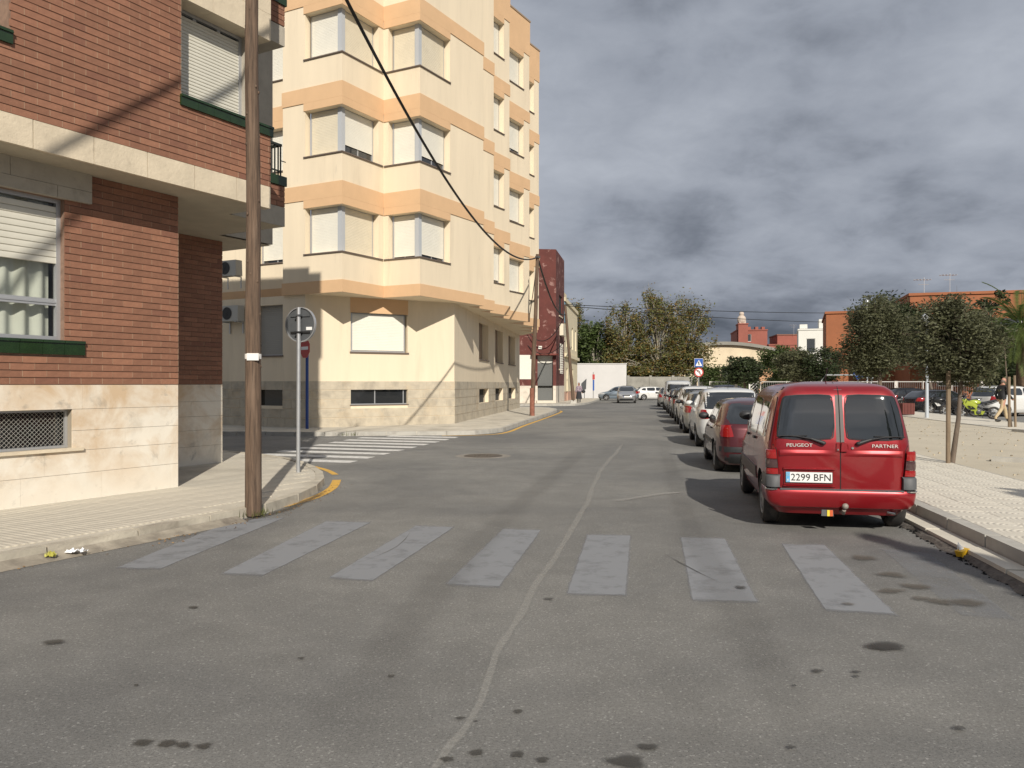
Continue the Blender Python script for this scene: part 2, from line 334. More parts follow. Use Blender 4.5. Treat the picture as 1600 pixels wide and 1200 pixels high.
# --- left pavement by the brick building
L1 = [(-9.0, -1.2), (-4.72, 7.34), (-4.06, 8.57), (-3.80, 9.08), (-3.42, 9.91), (-3.14, 10.7), (-3.02, 11.8), (-3.05, 12.8), (-3.22, 13.8), (-3.55, 14.8), (-4.05, 15.9), (-4.8, 17.1), (-5.7, 18.1), (-7.1, 19.1), (-12, 21.6), (-24, 27.5)]
Lin = [(-24, 22), (-12, 17), (-16, -2)]
def inset(line, d):
    o = []
    for i, p in enumerate(line):
        a = line[max(i-1, 0)]; b = line[min(i+1, len(line)-1)]; t = Vector((b[0]-a[0], b[1]-a[1])).normalized(); o.append((p[0]-t.y*d, p[1]+t.x*d))
    return o
def kerb_row(line, parent, zt=.135, width=.16, step=.9, mt=KERB):
    """individual kerb stones following a polyline (road on the right of travel)"""
    P = [Vector((*p, 0)) for p in line]; d = 0; seg = []; cur = P[0]; pts = [cur]
    for q in P[1:]:
        while (q-cur).length > step*.05 and (q-cur).length >= step-d:
            cur = cur+(q-cur).normalized()*(step-d); pts.append(cur); seg.append(pts); pts = [cur]; d = 0
        d += (q-cur).length; cur = q; pts.append(q)
    for s_ in seg:
        a, b = s_[0], s_[-1]
        if (b-a).length < .05: continue
        M = frame(a, b); L = (b-a).length; m = MB(); m.box(.005, L-.005, 0, width, -.02, zt+rnd.uniform(-.004, .004), M=M, taper=.008)
        m.build('kerb_stone', mt, parent)
g = MB(); slab(g, inset(L1, .155)+Lin, 0, .115); pav_l = g.build('corner_pavement', PAVE, kind='structure')
g = MB(); g.grid([[(*p, .062+.012*noise.noise(Vector((p[0]*3, p[1]*3, 0)))) for p in dn] if k == 0 else [(*p, z) for p in inset(dn, -o)] for k, (o, z, dn) in enumerate([(0, .06, L1[:5]), (.06, .03, L1[:5]), (.17, .0035, L1[:5])])])
g.build('gutter_fillet', mat('gutter_mortar', (.30, .265, .21), .95, .25, 4, .006, 30, stain=[((.12, .10, .08), 3, .45, .7, .7)]), kind='structure')
kerb_row(L1, pav_l, .125, .15, 1.0, mat('worn_kerb', (.46, .42, .34), .9, .2, 2, .006, 25, stain=[((.18, .15, .12), 1.6, .5, .72, .7)]))
# grooved slabs laid parallel to the brick front
BF = frame((-5.11, 12.17), bearing=29.5)
def inside(p, poly):
    c = False; n = len(poly)
    for i in range(n):
        a, b = poly[i], poly[(i+1) % n]
        if (a[1] > p[1]) != (b[1] > p[1]) and p[0] < (b[0]-a[0])*(p[1]-a[1])/(b[1]-a[1])+a[0]: c = not c
    return c
area = inset(L1, .17)+Lin; GT = tile_mesh(.3965, .3965, .014, GROOVE); fl = MB(); cnt = 0
for i in range(-24, 26):
    for j in range(-12, 8):
        x = i*.4+.2; y = -j*.4-.2; cs = [W(BF, x+a, y+b) for a in (-.19, .19) for b in (-.19, .19)]
        if not all(inside((c.x, c.y), area) for c in cs): continue
        p = W(BF, x, y, .115)
        if p.y > 6.5 and p.x/p.y > -.68 and cnt < 290 and y < .3: link('paving_tile', GT, pav_l, p+Vector((0, 0, rnd.uniform(-.001, .0015))), R(60.5)); cnt += 1
        else: fl.box(x-.196, x+.196, y-.196, y+.196, .115, .128, M=BF)
fl.build('paving_tiles_beyond', PAVE, pav_l, kind='stuff')
# --- pavement round the cream block
L2 = [(-30, 24.5), (-14, 26.2), (-9.61, 26.3), (-5.65, 25.9), (-3.6, 26.3), (-2.2, 26.3), (-1.0, 26.8), (-.35, 28.2), (.34, 32.6), (1.0, 36.6), (1.64, 40.7), (2.3, 45.0), (2.75, 48.5), (2.85, 51.0), (2.5, 53.2), (1.6, 54.6), (0, 55.5), (-20, 58)]
g = MB(); slab(g, inset(L2, .15)+[(-30, 56)], 0, .13); pav_y = g.build('cream_block_pavement', PAVE, kind='structure'); kerb_row(L2, pav_y, .135, .155, 1.0)
L3 = [(-20, 60.5), (-3, 61.2), (3.6, 61.8), (4.9, 62.3), (5.7, 64), (6.6, 68), (8.3, 78), (9.7, 86), (9.4, 88), (7.5, 89), (-5, 91)]
g = MB(); slab(g, inset(L3, .15)+[(-20, 90)], 0, .13); pav_d = g.build('far_left_pavement', PAVE, kind='structure'); kerb_row(L3, pav_d, .135, .155, 1.2)
# --- markings: sheets a few mm above the road
PATCH = mat('painted_over_stripe', (.225, .228, .232), .85, .16, 60, .003, 90, stain=[((.16, .155, .145), 1.6, .52, .8, .6), ((.30, .30, .30), .7, .5, .8, .5), ((.13, .125, .11), 30, .62, .72, .6)])
PATCHW = wear_mat('worn_grey_stripe', (.236, .244, .256), .85, 3.4, .53, .78, .92)
WHITE = mat('road_paint_white', (.62, .61, .58), .8, .1, 8, 0, stain=[((.2, .19, .17), 7, .5, .7, .6)])
YEL = mat('road_paint_yellow', (.62, .36, .06), .8, .12, 6, 0, stain=[((.22, .19, .14), 9, .5, .75, .5)])
quads = [[(-3.48, 10.07), (-2.86, 10.17), (-3.22, 7.22), (-3.68, 7.27)], [(-2.31, 9.93), (-1.7, 9.84), (-2.2, 6.98), (-2.63, 7.07)],
 [(-1.16, 9.61), (-0.65, 9.53), (-1.2, 6.78), (-1.64, 6.91)], [(-0.11, 9.4), (0.37, 9.32), (-0.1, 6.59), (-0.6, 6.67)],
 [(0.84, 9.04), (1.36, 9.0), (0.92, 6.31), (0.41, 6.37)], [(1.86, 8.89), (2.37, 8.81), (1.92, 6.13), (1.38, 6.17)],
 [(2.86, 8.53), (3.33, 8.46), (2.83, 5.79), (2.32, 5.92)], [(3.8, 8.29), (4.22, 8.07), (3.63, 5.64), (3.26, 5.79)]]
for k, q in enumerate(quads):
    g = MB(); a, b, c, d = [Vector((*p, .004)) for p in q]; nn = 24; rows = []
    for i in range(nn+1):
        t = i/nn; l_, r_ = a.lerp(d, t), b.lerp(c, t); u = (r_-l_).normalized(); j1, j2 = rr.uniform(-.008, .008), rr.uniform(-.008, .008)
        rows.append([l_+u*j1, l_+u*.03, l_.lerp(r_, .5), r_-u*.03, r_+u*j2])
    if True:
        me = MB(); me.grid(rows); o = me.build('crossing_stripe', PATCHW, road, world=False)
        at = o.data.color_attributes.new('Col', 'FLOAT_COLOR', 'POINT')
        arr = []
        for i in range(nn+1):
            for j in range(5): v_ = (.45 if j in (0, 4) or i in (0, nn) else 1.0)*{7: .72, 0: .95}.get(k, .97); arr += [v_, v_, v_, 1]
        at.data.foreach_set('color', arr)
    else: g.grid(rows); g.build('crossing_stripe', PATCH, road, world=False)
def ribbon(line, width, z, name, mt, parent=road, soft=False, wd=None):
    P = [Vector((*p, z)) for p in line]; Q = [P[0]]
    for i in range(1, len(P)):                                    # smooth and densify
        p0, p1, p2, p3 = P[max(i-2, 0)], P[i-1], P[i], P[min(i+1, len(P)-1)]
        for k in range(1, 9):
            t = k/8; Q.append(.5*((2*p1)+(p2-p0)*t+(2*p0-5*p1+4*p2-p3)*t*t+(3*p1-p0-3*p2+p3)*t**3))
    m = MB(); rows = []; cols = []
    offs = (-1, -.35, .35, 1) if soft else (-1, 1)
    for i, p in enumerate(Q):
        t = (Q[min(i+1, len(Q)-1)]-Q[max(i-1, 0)]).normalized(); nr = Vector((-t.y, t.x, 0)); ww = width*(wd[0]+(wd[1]-wd[0])*i/len(Q) if wd else 1)*((1+.5*noise.noise(p*3)) if soft else 1); p = p+nr*(noise.noise(p*1.1)*.03+noise.noise(p*6)*.006 if soft else 0)
        rows.append([p+nr*ww*o for o in offs]); e_ = min(1, i/6, (len(Q)-1-i)/6) if soft else 1
        cols += [[0, 1, 1, 0][j]*e_ if soft else 1 for j in range(len(offs))]
    m.grid(rows); o = m.build(name, mt, parent, world=False); at = o.data.color_attributes.new('Col', 'FLOAT_COLOR', 'POINT')
    at.data.foreach_set('color', sum([[c, c, c, 1] for c in cols], [])); return o
for cen in [((-1.80, 25.35), .0), ] : pass
s0, s1 = Vector((-1.75, 25.25)), Vector((-3.45, 17.35)); sd = Vector((-.955, .296))
for i in range(9):
    p = s0.lerp(s1, i/8); u = (s1-s0).normalized()*.24; L = 3.0 if i > 0 else 2.4; q = p+sd*L; m = MB()
    m.face([(*(p-u), .004), (*(p+u), .004), (*(q+u), .004), (*(q-u), .004)]); m.build('crossing_stripe', WHITE, road, world=False)
ribbon([(-3.26, 10.84), (-2.98, 11.75), (-2.93, 12.9), (-3.1, 14.1)], .075, .004, 'yellow_kerb_line', YEL)
ribbon([(-3.3, 14.9), (-3.66, 15.7), (-4.1, 16.4)], .06, .004, 'yellow_kerb_line', YEL)
ribbon([(-2.3, 26.1), (-.85, 26.6), (-.15, 28.1), (.53, 32.6), (1.85, 40.7), (2.96, 48.1), (3.05, 50.5)], .07, .004, 'yellow_kerb_line', YEL)
SCUFF = wear_mat('pale_scuff', (.35, .34, .31), .9, 60, .62, .86, .60); DARK = wear_mat('oil_stain_dark', (.05, .047, .04), .6, 45, .30, .72, .72); FAINT = wear_mat('old_stain', (.10, .085, .065), .8, 20, .30, .75, .55)
CRK = wear_mat('road_seam', (.09, .085, .075), .9, 20, .3, .6, .7)
ribbon([(-.40, 3.2), (-.32, 3.58), (-.2, 4.15), (-.04, 5.29), (.15, 6.41), (.54, 8.46), (1.03, 11.13), (1.76, 15.67), (2.67, 20.14), (3.6, 25)], .045, .009, 'pale_wear_line', SCUFF, soft=True, wd=(.9, 2.2))
ribbon([(1.1, 11.2), (1.75, 11.75), (2.37, 12.3), (3.04, 12.59)], .16, .009, 'pale_wear_line', SCUFF, soft=True)
ribbon([(1.5, 8.0), (1.62, 7.4), (1.80, 6.7)], .012, .009, 'stripe_crack', DARK, soft=True)
ribbon([(-1.16, 9.3), (-1.2, 8.3), (-1.5, 7.4)], .006, .009, 'stripe_crack', DARK, soft=True)
ribbon([(-4.4, 17.6), (-2.6, 20.6), (-.9, 21.5)], .12, .007, 'pale_wear_line', SCUFF, soft=True)
ribbon([(-1.75, 20.2), (.2, 20.9), (2.2, 20.6)], .10, .007, 'pale_wear_line', SCUFF, soft=True)
def blot(x, y, r, mt=DARK, ax=1.0, name='oil_stain', z=.011):
    m = MB(); n = 18; ph = rr.uniform(0, 9); ctr = Vector((x, y, z)); inner = []; outer = []
    for j in range(n):
        a = 2*math.pi*j/n; k = 1+.55*noise.noise(Vector((math.cos(a)*1.3+ph, math.sin(a)*1.3, ph))); d = Vector((math.cos(a)*ax, math.sin(a), 0))*r*k
        inner.append(ctr+d*.62); outer.append(ctr+d*1.25)
    rows = [[ctr]*n, inner, outer]; m.grid(rows, 0, True); o = m.build(name, mt, road, world=False); at = o.data.color_attributes.new('Col', 'FLOAT_COLOR', 'POINT')
    at.data.foreach_set('color', [1, 1, 1, 1]*(2*n)+[0, 0, 0, 1]*n)
for i, (x, y, r) in enumerate([(-1.74, 3.76, .04), (-1.62, 3.74, .045), (-1.54, 3.73, .03), (-1.44, 3.72, .03), (-2.41, 6.03, .03), (-2.11, 4.47, .014), (-.26, 4.03, .018), (-.18, 3.99, .01), (-.29, 3.59, .025), (-.16, 3.65, .03), (.03, 4.11, .026), (.03, 3.63, .034), (.14, 3.58, .03), (.63, 3.71, .035), (.52, 3.56, .06), (2.37, 5.12, .07), (2.44, 5.13, .085), (1.8, 4.69, .03), (2.02, 4.67, .02), (1.99, 4.6, .02), (1.58, 4.46, .015), (3.33, 6.18, .09), (3.23, 6.28, .06), (3.37, 6.65, .1), (3.51, 6.15, .1), (.29, 6.26, .03), (2.58, 6.11, .04), (3.37, 7.05, .09), (3.42, 7.75, .12), (3.1, 6.5, .08), (-1.3, 4.9, .02), (1.3, 3.7, .02), (2.2, 3.9, .025), (-.7, 4.6, .02), (-3.0, 5.2, .05), (1.9, 6.6, .05)]):
    blot(x, y, r, FAINT if x > 2.5 and y > 5.9 else DARK, ax=rr.uniform(1.0, 1.6), z=.0095+.0002*i)
TAN = None and wear_mat('dusty_patch', (.30, .26, .20), .95, 2.2, .30, .65, .55)
for x, y, r in []and[(3.5, 9.2, 1.1), (3.2, 5.2, 1.6), (-4.6, 7.0, .8), (-.8, 18.8, 1.1), (3.6, 14, 1.0), (1.2, 5.0, 1.0), (-3.6, 5.6, 1.2)]: blot(x, y, r, TAN, 1.2, 'dusty_patch', .0075 if y < 16 else .006)
ribbon([(p[0]+.06, p[1]-.05) for p in L1[1:8]], .10, .0082, 'gutter_dirt', wear_mat('gutter_dirt_tone', (.09, .075, .055), .9, 6, .3, .8, .6), soft=True)
m = MB()
for i in range(420):
    p = W(SF, rr.uniform(8, 42), -rr.uniform(2.6, 8.5), .20); s = rr.uniform(.008, .03); v_ = rr.uniform(.5, 1.3); m.col = (v_, v_, v_); m.box(p.x-s, p.x+s, p.y-s*.7, p.y+s*.7, p.z-.02, p.z+s*.6, taper=s*.4)
m.build('plaza_pebbles', mat('pebble', (.33, .28, .2), .9, attr=True), colors=True, kind='stuff')
m = MB()
for i in range(260):
    q_ = rr.choice(L1[1:8]); x, y = q_[0]+rr.gauss(.1, .1), q_[1]+rr.gauss(0, .35); s = rr.uniform(.008, .022); a = rr.uniform(0, 6.28); v_ = rr.uniform(.4, 1.3); m.col = (v_, v_*.8, v_*.55); m.face([(x+s*math.cos(a), y+s*math.sin(a), .010), (x+s*.4*math.cos(a+1.6), y+s*.4*math.sin(a+1.6), .018), (x-s*math.cos(a), y-s*math.sin(a), .012), (x-s*.4*math.cos(a+1.6), y-s*.4*math.sin(a+1.6), .010)])
m.build('leaf_litter', mat('dry_leaf', (.25, .18, .10), .9, attr=True), colors=True, kind='stuff')
# manhole

LANE = wear_mat('tyre_polished_lane', (.125, .12, .11), .7, 3, .35, .8, .13)
ribbon([(-.9, 3), (-.7, 6), (-.1, 10), (1.0, 16), (2.8, 26)], .30, .0065, 'polished_lane', LANE, soft=True); ribbon([(1.3, 3), (1.7, 6), (2.2, 10), (3.2, 16), (4.8, 26)], .28, .0066, 'polished_lane', LANE, soft=True)
mh = MB(); mh.lathe([(.003, .46), (.012, .45), (.012, .40), (.006, .39), (.006, .37), (.014, .36), (.014, 0)], 'z', (-.68, 18.8, 0), 32)
for i in range(-3, 4):
    for j in range(-3, 4):
        if i*i+j*j < 10: mh.box(-.68+i*.09-.03, -.68+i*.09+.03, 18.8+j*.09-.03, 18.8+j*.09+.03, .014, .02)
mh.build('manhole_cover', mat('cast_iron', (.10, .085, .07), .6, .3, 12, metal=.4), road, world=False)
mr_ = MB(); mr_.lathe([(.002, .66), (.004, .62), (.006, .47), (.003, .46)], 'z', (-.68, 18.8, 0), 32); mr_.build('manhole_surround', mat('manhole_concrete', (.225, .205, .175), .9, .2, 5), road, world=False)
# ------------------------------------------------------------ brick corner building
BRICKM = mat('brick_face', (1, 1, 1), .85, .12, 22, .003, 60, attr=True, stain=[((.10, .05, .035), 2.6, .60, .78, .5)])
MORTAR = mat('mortar', (.22, .14, .10), .95, .2, 12, .002, 60)
BEIGE = mat('cast_stone', (.60, .515, .385), .9, .10, 3, .008, 16, stain=[((.25, .20, .14), 4, .60, .8, .4)])
BLOCK = mat('concrete_block', (.38, .345, .285), .9, .12, 3, .004, 30, stain=[((.15, .13, .10), 5, .55, .8, .4)])
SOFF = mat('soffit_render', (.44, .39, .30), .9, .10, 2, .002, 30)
PLIN = mat('plinth_stone', (.74, .685, .585), .8, .05, 2.2, .001, 20, stain=[((.42, .38, .32), 1.7, .54, .74, .55), ((.50, .33, .17), 1.2, .38, .62, .75, .80, .10), ((.22, .20, .17), 3, .58, .74, .65)])
GREEN = mat('green_glazed_tile', (.012, .030, .008), .2, .25, 10, spec=.6)
SHUT = mat('white_shutter', (.60, .58, .50), .45, .04, 3); ALU = mat('aluminium', (.46, .47, .48), .38, metal=.5)
DGLASS = mat('dark_window_glass', (.02, .022, .024), .06, spec=.8); CLEAR = glass_mat('window_glass', (.86, .87, .85))
CURT = mat('curtain', (.58, .60, .53), .9, .05, 4); IN = mat('dark_interior', (.02, .02, .02), .9)
BX = lambda x, y, z=0: W(BF, x, y, z)
bb = thing('brick_building', 'red brick corner building with cream stone plinth, overhanging upper floor and green glazed sills', 'building', (-5.11, 12.17, 0))
def wallp(mb, M, x0, x1, z0, z1, holes=(), y=0, mi=0, rmi=None, rev=.25, mit0=False, mit1=False):
    """front face quads with openings and their reveals. hole: (xa, xb, za, zb[, depth])"""
    rmi = mi if rmi is None else rmi
    xs = sorted({x0, x1, *[min(max(h[k], x0), x1) for h in holes for k in (0, 1)]}); zs = sorted({z0, z1, *[min(max(h[k], z0), z1) for h in holes for k in (2, 3)]})
    for a, b in zip(xs, xs[1:]):
        for c, d in zip(zs, zs[1:]):
            mx_, mz = (a+b)/2, (c+d)/2
            if any(h[0] < mx_ < h[1] and h[2] < mz < h[3] for h in holes): continue
            mb.face([M @ Vector(p) for p in ((a, y, c), (b, y, c), (b, y, d), (a, y, d))], mi)
    for h in holes:
        a, b, c, d = h[:4]; r = h[4] if len(h) > 4 else rev; yi = y+r; ea = a+r if (mit0 and a <= x0+.001) else a; eb = b-r if (mit1 and b >= x1-.001) else b
        def q(*p): mb.face([M @ Vector(t) for t in p], rmi)
        q((a, y, c), (ea, yi, c), (eb, yi, c), (b, y, c)); q((a, y, d), (b, y, d), (eb, yi, d), (ea, yi, d))
        if ea == a: q((a, y, c), (a, y, d), (a, yi, d), (a, yi, c))
        if eb == b: q((b, y, c), (b, yi, c), (b, yi, d), (b, y, d))
BL, BH = .31, .094
def brick_col(r):
    b = Vector((.248, .116, .070)) if r.random() < .78 else Vector((.275, .130, .078)) if r.random() < .5 else Vector((.205, .092, .058))
    return tuple(b*r.uniform(.88, 1.12))
BPAL = [brick_col(rnd) for _ in range(14)]
indiv = []; BRS = []
def bricks(x0, x1, z0, z1, y, holes=(), depth=.028):
    """running bond in the building frame; returns brick rectangles"""
    nrow = int(round((z1-z0)/BH)); h = (z1-z0)/nrow
    for k in range(nrow):
        za = z0+k*h; x = x0-(BL/2 if k % 2 else 0)
        while x < x1:
            a, b = max(x, x0), min(x+BL, x1); x += BL
            spans = [(a, b)]
            for hh in holes:
                if hh[2] < za+h*.5 < hh[3]:
                    ns = []
                    for s0_, s1_ in spans:
                        if s1_ <= hh[0] or s0_ >= hh[1]: ns.append((s0_, s1_)); continue
                        if s0_ < hh[0]: ns.append((s0_, hh[0]))
                        if s1_ > hh[1]: ns.append((hh[1], s1_))
                    spans = ns
            for s0_, s1_ in spans:
                if s1_-s0_ > .035: BRS.append((s0_, s1_, za, za+h, y, depth))
gh = [(-4.3, -1.77, 2.28, 4.16)]; 
bricks(-6.5, 0, 1.69, 4.56, 0, [(-4.5, -1.45, 4.16, 4.6), (-4.4, -1.5, 2.09, 2.28)]+gh)
bricks(-.25, 2.978, 1.69, 4.56, 2.51)
uh = [(-.416, 1.294, 5.73, 8.2), (-5.2, -2.8, 5.73, 8.2)]
bricks(-6.5, 1.294, 4.91, 9.05, -.6, uh)
bricks(1.36, 2.5, 4.91, 5.29, .31); bricks(1.36, 2.5, 8.20, 8.58, .31)
def vis_score(b):
    c = BX((b[0]+b[1])/2, b[4], (b[2]+b[3])/2); 
    if c.y < .5: return 1e9
    px, pz = 800+1244*c.x/c.y, 600-1244*(c.z-1.7)/c.y
    return c.y if (-5 < px < 1600 and -5 < pz < 1200 and b[1]-b[0] > .29) else 1e9
BRS.sort(key=vis_score); bm_ = MB(); mesh_by = {}
for i, b in enumerate(BRS):
    x0, x1, z0, z1, y, dp = b; g_ = .0052
    if i < 290 and vis_score(b) < 1e8:
        k = rnd.randrange(14); key = (k, round(z1-z0, 3))
        if key not in mesh_by:
            m = MB(); m.col = BPAL[k]; m.box(-.1505, .1505, -.012, .02, g_-.046, .046-g_, taper=0); mesh_by[key] = m.mesh('brick', BRICKM, colors=True)
        o = bpy.data.objects.new('brick', mesh_by[key]); sc.collection.objects.link(o); o.parent = bb
        L = BX((x0+x1)/2, y+rnd.uniform(-.003, .002), (z0+z1)/2); o.location = L-bb.location; o.rotation_euler = (0, 0, R(60.5))
    else:
        j = rnd.uniform(-.003, .002); bm_.col = BPAL[rnd.randrange(14)]; bm_.box(x0+g_, x1-g_, y-.012+j, y+.02, z0+g_+.001, z1-g_, M=BF)
bm_.build('brickwork', BRICKM, bb, colors=True, kind='stuff')
pm_ = MB()                                                  # pale pointing in the upright joints
for x0, x1, z0, z1, y, dp in BRS: pm_.box(x1-.0065, x1+.0055, y-.009, y+.01, z0+.012, z1-.004, M=BF)
pm_.build('pointing', mat('pale_pointing', (.36, .25, .17), .95), bb, kind='stuff')
m = MB()                                                    # mortar backing walls
wallp(m, BF, -9, 0, 1.69, 4.56, [(-4.3, -1.77, 2.28, 4.16, .13)]); wallp(m, BF, -.3, 2.978, 1.69, 4.56, y=2.51)
wallp(m, BF, -9, 1.294, 4.91, 14.0, [(-.416, 1.294, 5.89, 7.30, .35), (-5.2, -2.8, 5.89, 7.30, .35)], y=-.6, mit1=True)
m.face([BX(1.294, -.6, 4.91), BX(1.294, .31, 4.91), BX(1.294, .31, 5.89), BX(1.294, -.6, 5.89)]); m.face([BX(1.294, -.6, 7.3), BX(1.294, .31, 7.3), BX(1.294, .31, 14), BX(1.294, -.6, 14)]); m.face([BX(0, 0, 1.69), BX(0, 2.51, 1.69), BX(0, 2.51, 4.56), BX(0, 0, 4.56)])
m.face([BX(2.978, 2.51, 1.69), BX(2.978, 12, 1.69), BX(2.978, 12, 4.56), BX(2.978, 2.51, 4.56)])
for z0 in (4.91, 8.20): m.box(1.31, 2.5, .31, .45, z0, z0+.38, M=BF); m.box(2.38, 2.5, .45, 2.0, z0, z0+.38, M=BF)
m.build('mortar_wall', MORTAR, bb)
m = MB(); m.box(-9, 3.84, 3.31, 9, 4.9, 13.7, M=BF); m.box(-9, 1.2, 0.2, 3.2, 8.3, 13.95, M=BF); m.box(1.2, 2.5, .31, 3.2, 11.4, 13.95, M=BF); m.box(-9, -.2, .7, 11, .1, 4.5, M=BF); m.box(-.2, 2.9, 2.8, 11, .1, 4.5, M=BF)
m.box(1.296, 3.84, 2.0, 3.3, 4.59, 13.1, M=BF); m.build('inner_wall', BLOCK, bb)
# block joints on the recess wall
m = MB()
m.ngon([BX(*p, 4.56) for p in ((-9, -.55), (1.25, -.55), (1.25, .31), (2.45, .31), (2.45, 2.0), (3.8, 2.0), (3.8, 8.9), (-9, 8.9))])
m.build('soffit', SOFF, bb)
# stone band: separate blocks
xs = [-7.2+.78*i for i in range(11)]+[1.30]
for a, b in zip(xs, xs[1:]):
    q = MB(); q.box(a+.004, b-.004, -.612, -.45, 4.562, 4.912, M=BF, taper=.002); q.build('band_stone', BEIGE, bb)
for z0 in (4.562, 7.84):
    q = MB(); q.box(1.31, 2.505, .30, .46, z0, z0+.345, M=BF); q.box(2.38, 2.503, .46, 2.0, z0, z0+.345, M=BF); q.box(1.31, 2.38, .46, 2.0, z0, z0+.2, M=BF); q.build('balcony_slab', BLOCK, bb)
    q = MB(); q.box(1.30, 2.53, .27, .48, z0+.73, z0+.90, M=BF); q.box(2.35, 2.53, .48, 1.99, z0+.73, z0+.90, M=BF); q.build('balcony_cap', GREEN, bb)
    q = MB(); zt = z0+1.46
    for t in range(9): q.box(1.34+.14*t, 1.36+.14*t, .36, .38, z0+.90, zt, M=BF)
    for t in range(8): q.box(2.44, 2.46, .40+.19*t, .42+.19*t, z0+.90, zt, M=BF)
    q.box(1.3, 2.48, .34, .40, zt, zt+.04, M=BF); q.box(2.42, 2.48, .4, 2.0, zt, zt+.04, M=BF); q.box(1.3, 2.48, .355, .385, z0+1.0, z0+1.02, M=BF)
    q.box(2.46, 2.60, .37, .38, z0+1.2, z0+1.215, M=BF); q.build('balcony_railing', mat('black_iron', (.015, .02, .015), .5), bb)
# stone over the upper windows
for xa, xb in ((-.43, 1.30), (-5.2, -2.8)):
    n_ = 3; st = (xb-xa)/n_
    for i in range(n_):
        for k, (za, zb) in enumerate(((7.296, 7.72), (7.724, 8.2))):
            q = MB(); q.box(xa+i*st+.003, xa+(i+1)*st-.003, -.615, -.30, za, zb, M=BF); q.build('lintel_stone', BEIGE, bb)
m = MB(); wallp(m, BF, -.416, 1.294, 5.6, 5.89, y=-.59); m.build('sill_backing', MORTAR, bb)
for xa, xb, y, z0, z1, pr in ((-.44, 1.33, -.6, 5.73, 5.89, .45), (-5.25, -2.77, -.6, 5.73, 5.89, .45), (-4.4, -1.50, 0, 2.09, 2.28, .2)):
    n_ = max(1, round((xb-xa)/.30)); st = (xb-xa)/n_
    for i in range(n_):
        q = MB(); a, b = xa+i*st+.002, xa+(i+1)*st-.002; q.box(a, b, y-.045, y+pr, z0, z1-.035, M=BF); q.box(a, b, y-.065, y+pr, z1-.035, z1, M=BF, taper=.004); q.build('sill_tile', GREEN, bb)
for i, (a, b, c, d) in enumerate(((-4.5, -3.6, 4.32, 4.56), (-3.6, -2.5, 4.32, 4.56), (-2.5, -1.42, 4.32, 4.56), (-4.5, -3.3, 4.16, 4.318), (-3.3, -1.9, 4.16, 4.318), (-1.9, -1.42, 4.16, 4.318))):
    q = MB(); q.box(a+.003, b-.003, -.075, .15, c+.001, d-.001, M=BF); q.build('lintel_stone', BLOCK, bb)
# plinth slabs
zr = [.10, .49, .80, 1.07, 1.36, 1.69]
def slabs(xa, xb, y, holes=(), lens=1.1, M=BF, par=bb, mt=PLIN, zr=zr, dp=.05, out=.012, nm='plinth_slab', seed=0, gap=.0022):
    r2 = random.Random(seed)
    for k, (za, zb) in enumerate(zip(zr, zr[1:])):
        x = xa-r2.uniform(0, lens*.8)
        while x < xb-.01:
            a, b = max(x, xa), min(x+lens, xb); x += lens
            if b-a < .02: continue
            spans = [(a, b)]
            for h in holes:
                if h[2] < (za+zb)/2 < h[3]:
                    ns = []
                    for s0_, s1_ in spans:
                        if s1_ <= h[0] or s0_ >= h[1]: ns.append((s0_, s1_)); continue
                        if s0_ < h[0]: ns.append((s0_, h[0]))
                        if s1_ > h[1]: ns.append((h[1], s1_))
                    spans = ns
            for s0_, s1_ in spans:
                if s1_-s0_ < .03: continue
                q = MB(); q.box(s0_+gap*.5, s1_-gap*.5, y-out+r2.uniform(-.001, .001), y+dp, za+gap, zb-gap, M=M); q.build(nm, mt, par)
slabs(-7, 0, 0, [(-4.3, -1.66, .80, 1.36)], seed=2); slabs(-.25, 2.978, 2.51, seed=4)
m = MB(); wallp(m, BF, -9, 0, .0, 1.69, [(-4.3, -1.66, .84, 1.36, .22)], y=.012); wallp(m, BF, -.3, 2.978, 0, 1.69, y=2.522); m.face([BX(.0, .0, 0), BX(0, 2.51, 0), BX(0, 2.51, 1.69), BX(0, 0, 1.69)]); m.face([BX(2.97, 2.51, 0), BX(2.97, 12, 0), BX(2.97, 12, 1.69), BX(2.97, 2.51, 1.69)]); m.build('plinth_wall', mat('plinth_joint', (.30, .26, .20), .95), bb)
m = MB(); m.box(-4.35, -1.52, -.05, .05, .80, .842, M=BF); m.build('basement_sill', BEIGE, bb)
# chain link guard in the basement opening
bw = MB(); bw.box(-4.3, -1.66, .10, .13, .842, .875, M=BF); bw.box(-4.3, -1.66, .10, .13, 1.33, 1.358, M=BF); bw.box(-1.70, -1.662, .10, .13, .875, 1.33, M=BF)
bwin = bw.build('basement_window', ALU, bb); q = MB(); q.face([BX(-4.3, .20, .84), BX(-1.66, .20, .84), BX(-1.66, .20, 1.36), BX(-4.3, .20, 1.36)]); q.box(-2.1, -2.04, .16, .19, .85, 1.35, M=BF); q.build('pane', DGLASS, bwin)
q = MB(); st = .058
for i in range(int((2.64+.46)/st)):
    for sg in (1, -1):
        x = -4.3-.46*(sg < 0)*0+i*st-(.455 if sg > 0 else 0); 
        xa, xb = x, x+.455; 
        ta, tb = max(0, (-4.3-xa)/.455), min(1, (-1.70-xa)/.455)
        if tb <= ta: continue
        za, zb = (.875+.455*ta, .875+.455*tb) if sg > 0 else (1.33-.455*ta, 1.33-.455*tb); yy = .112 if sg > 0 else .118
        q.tube([BX(xa+.455*ta, yy, za), BX(xa+.455*tb, yy, zb)], .0019, 4, cap=False)
q.build('wire_mesh', mat('galvanised_wire', (.42, .40, .36), .5, metal=.4), bwin, kind='stuff')
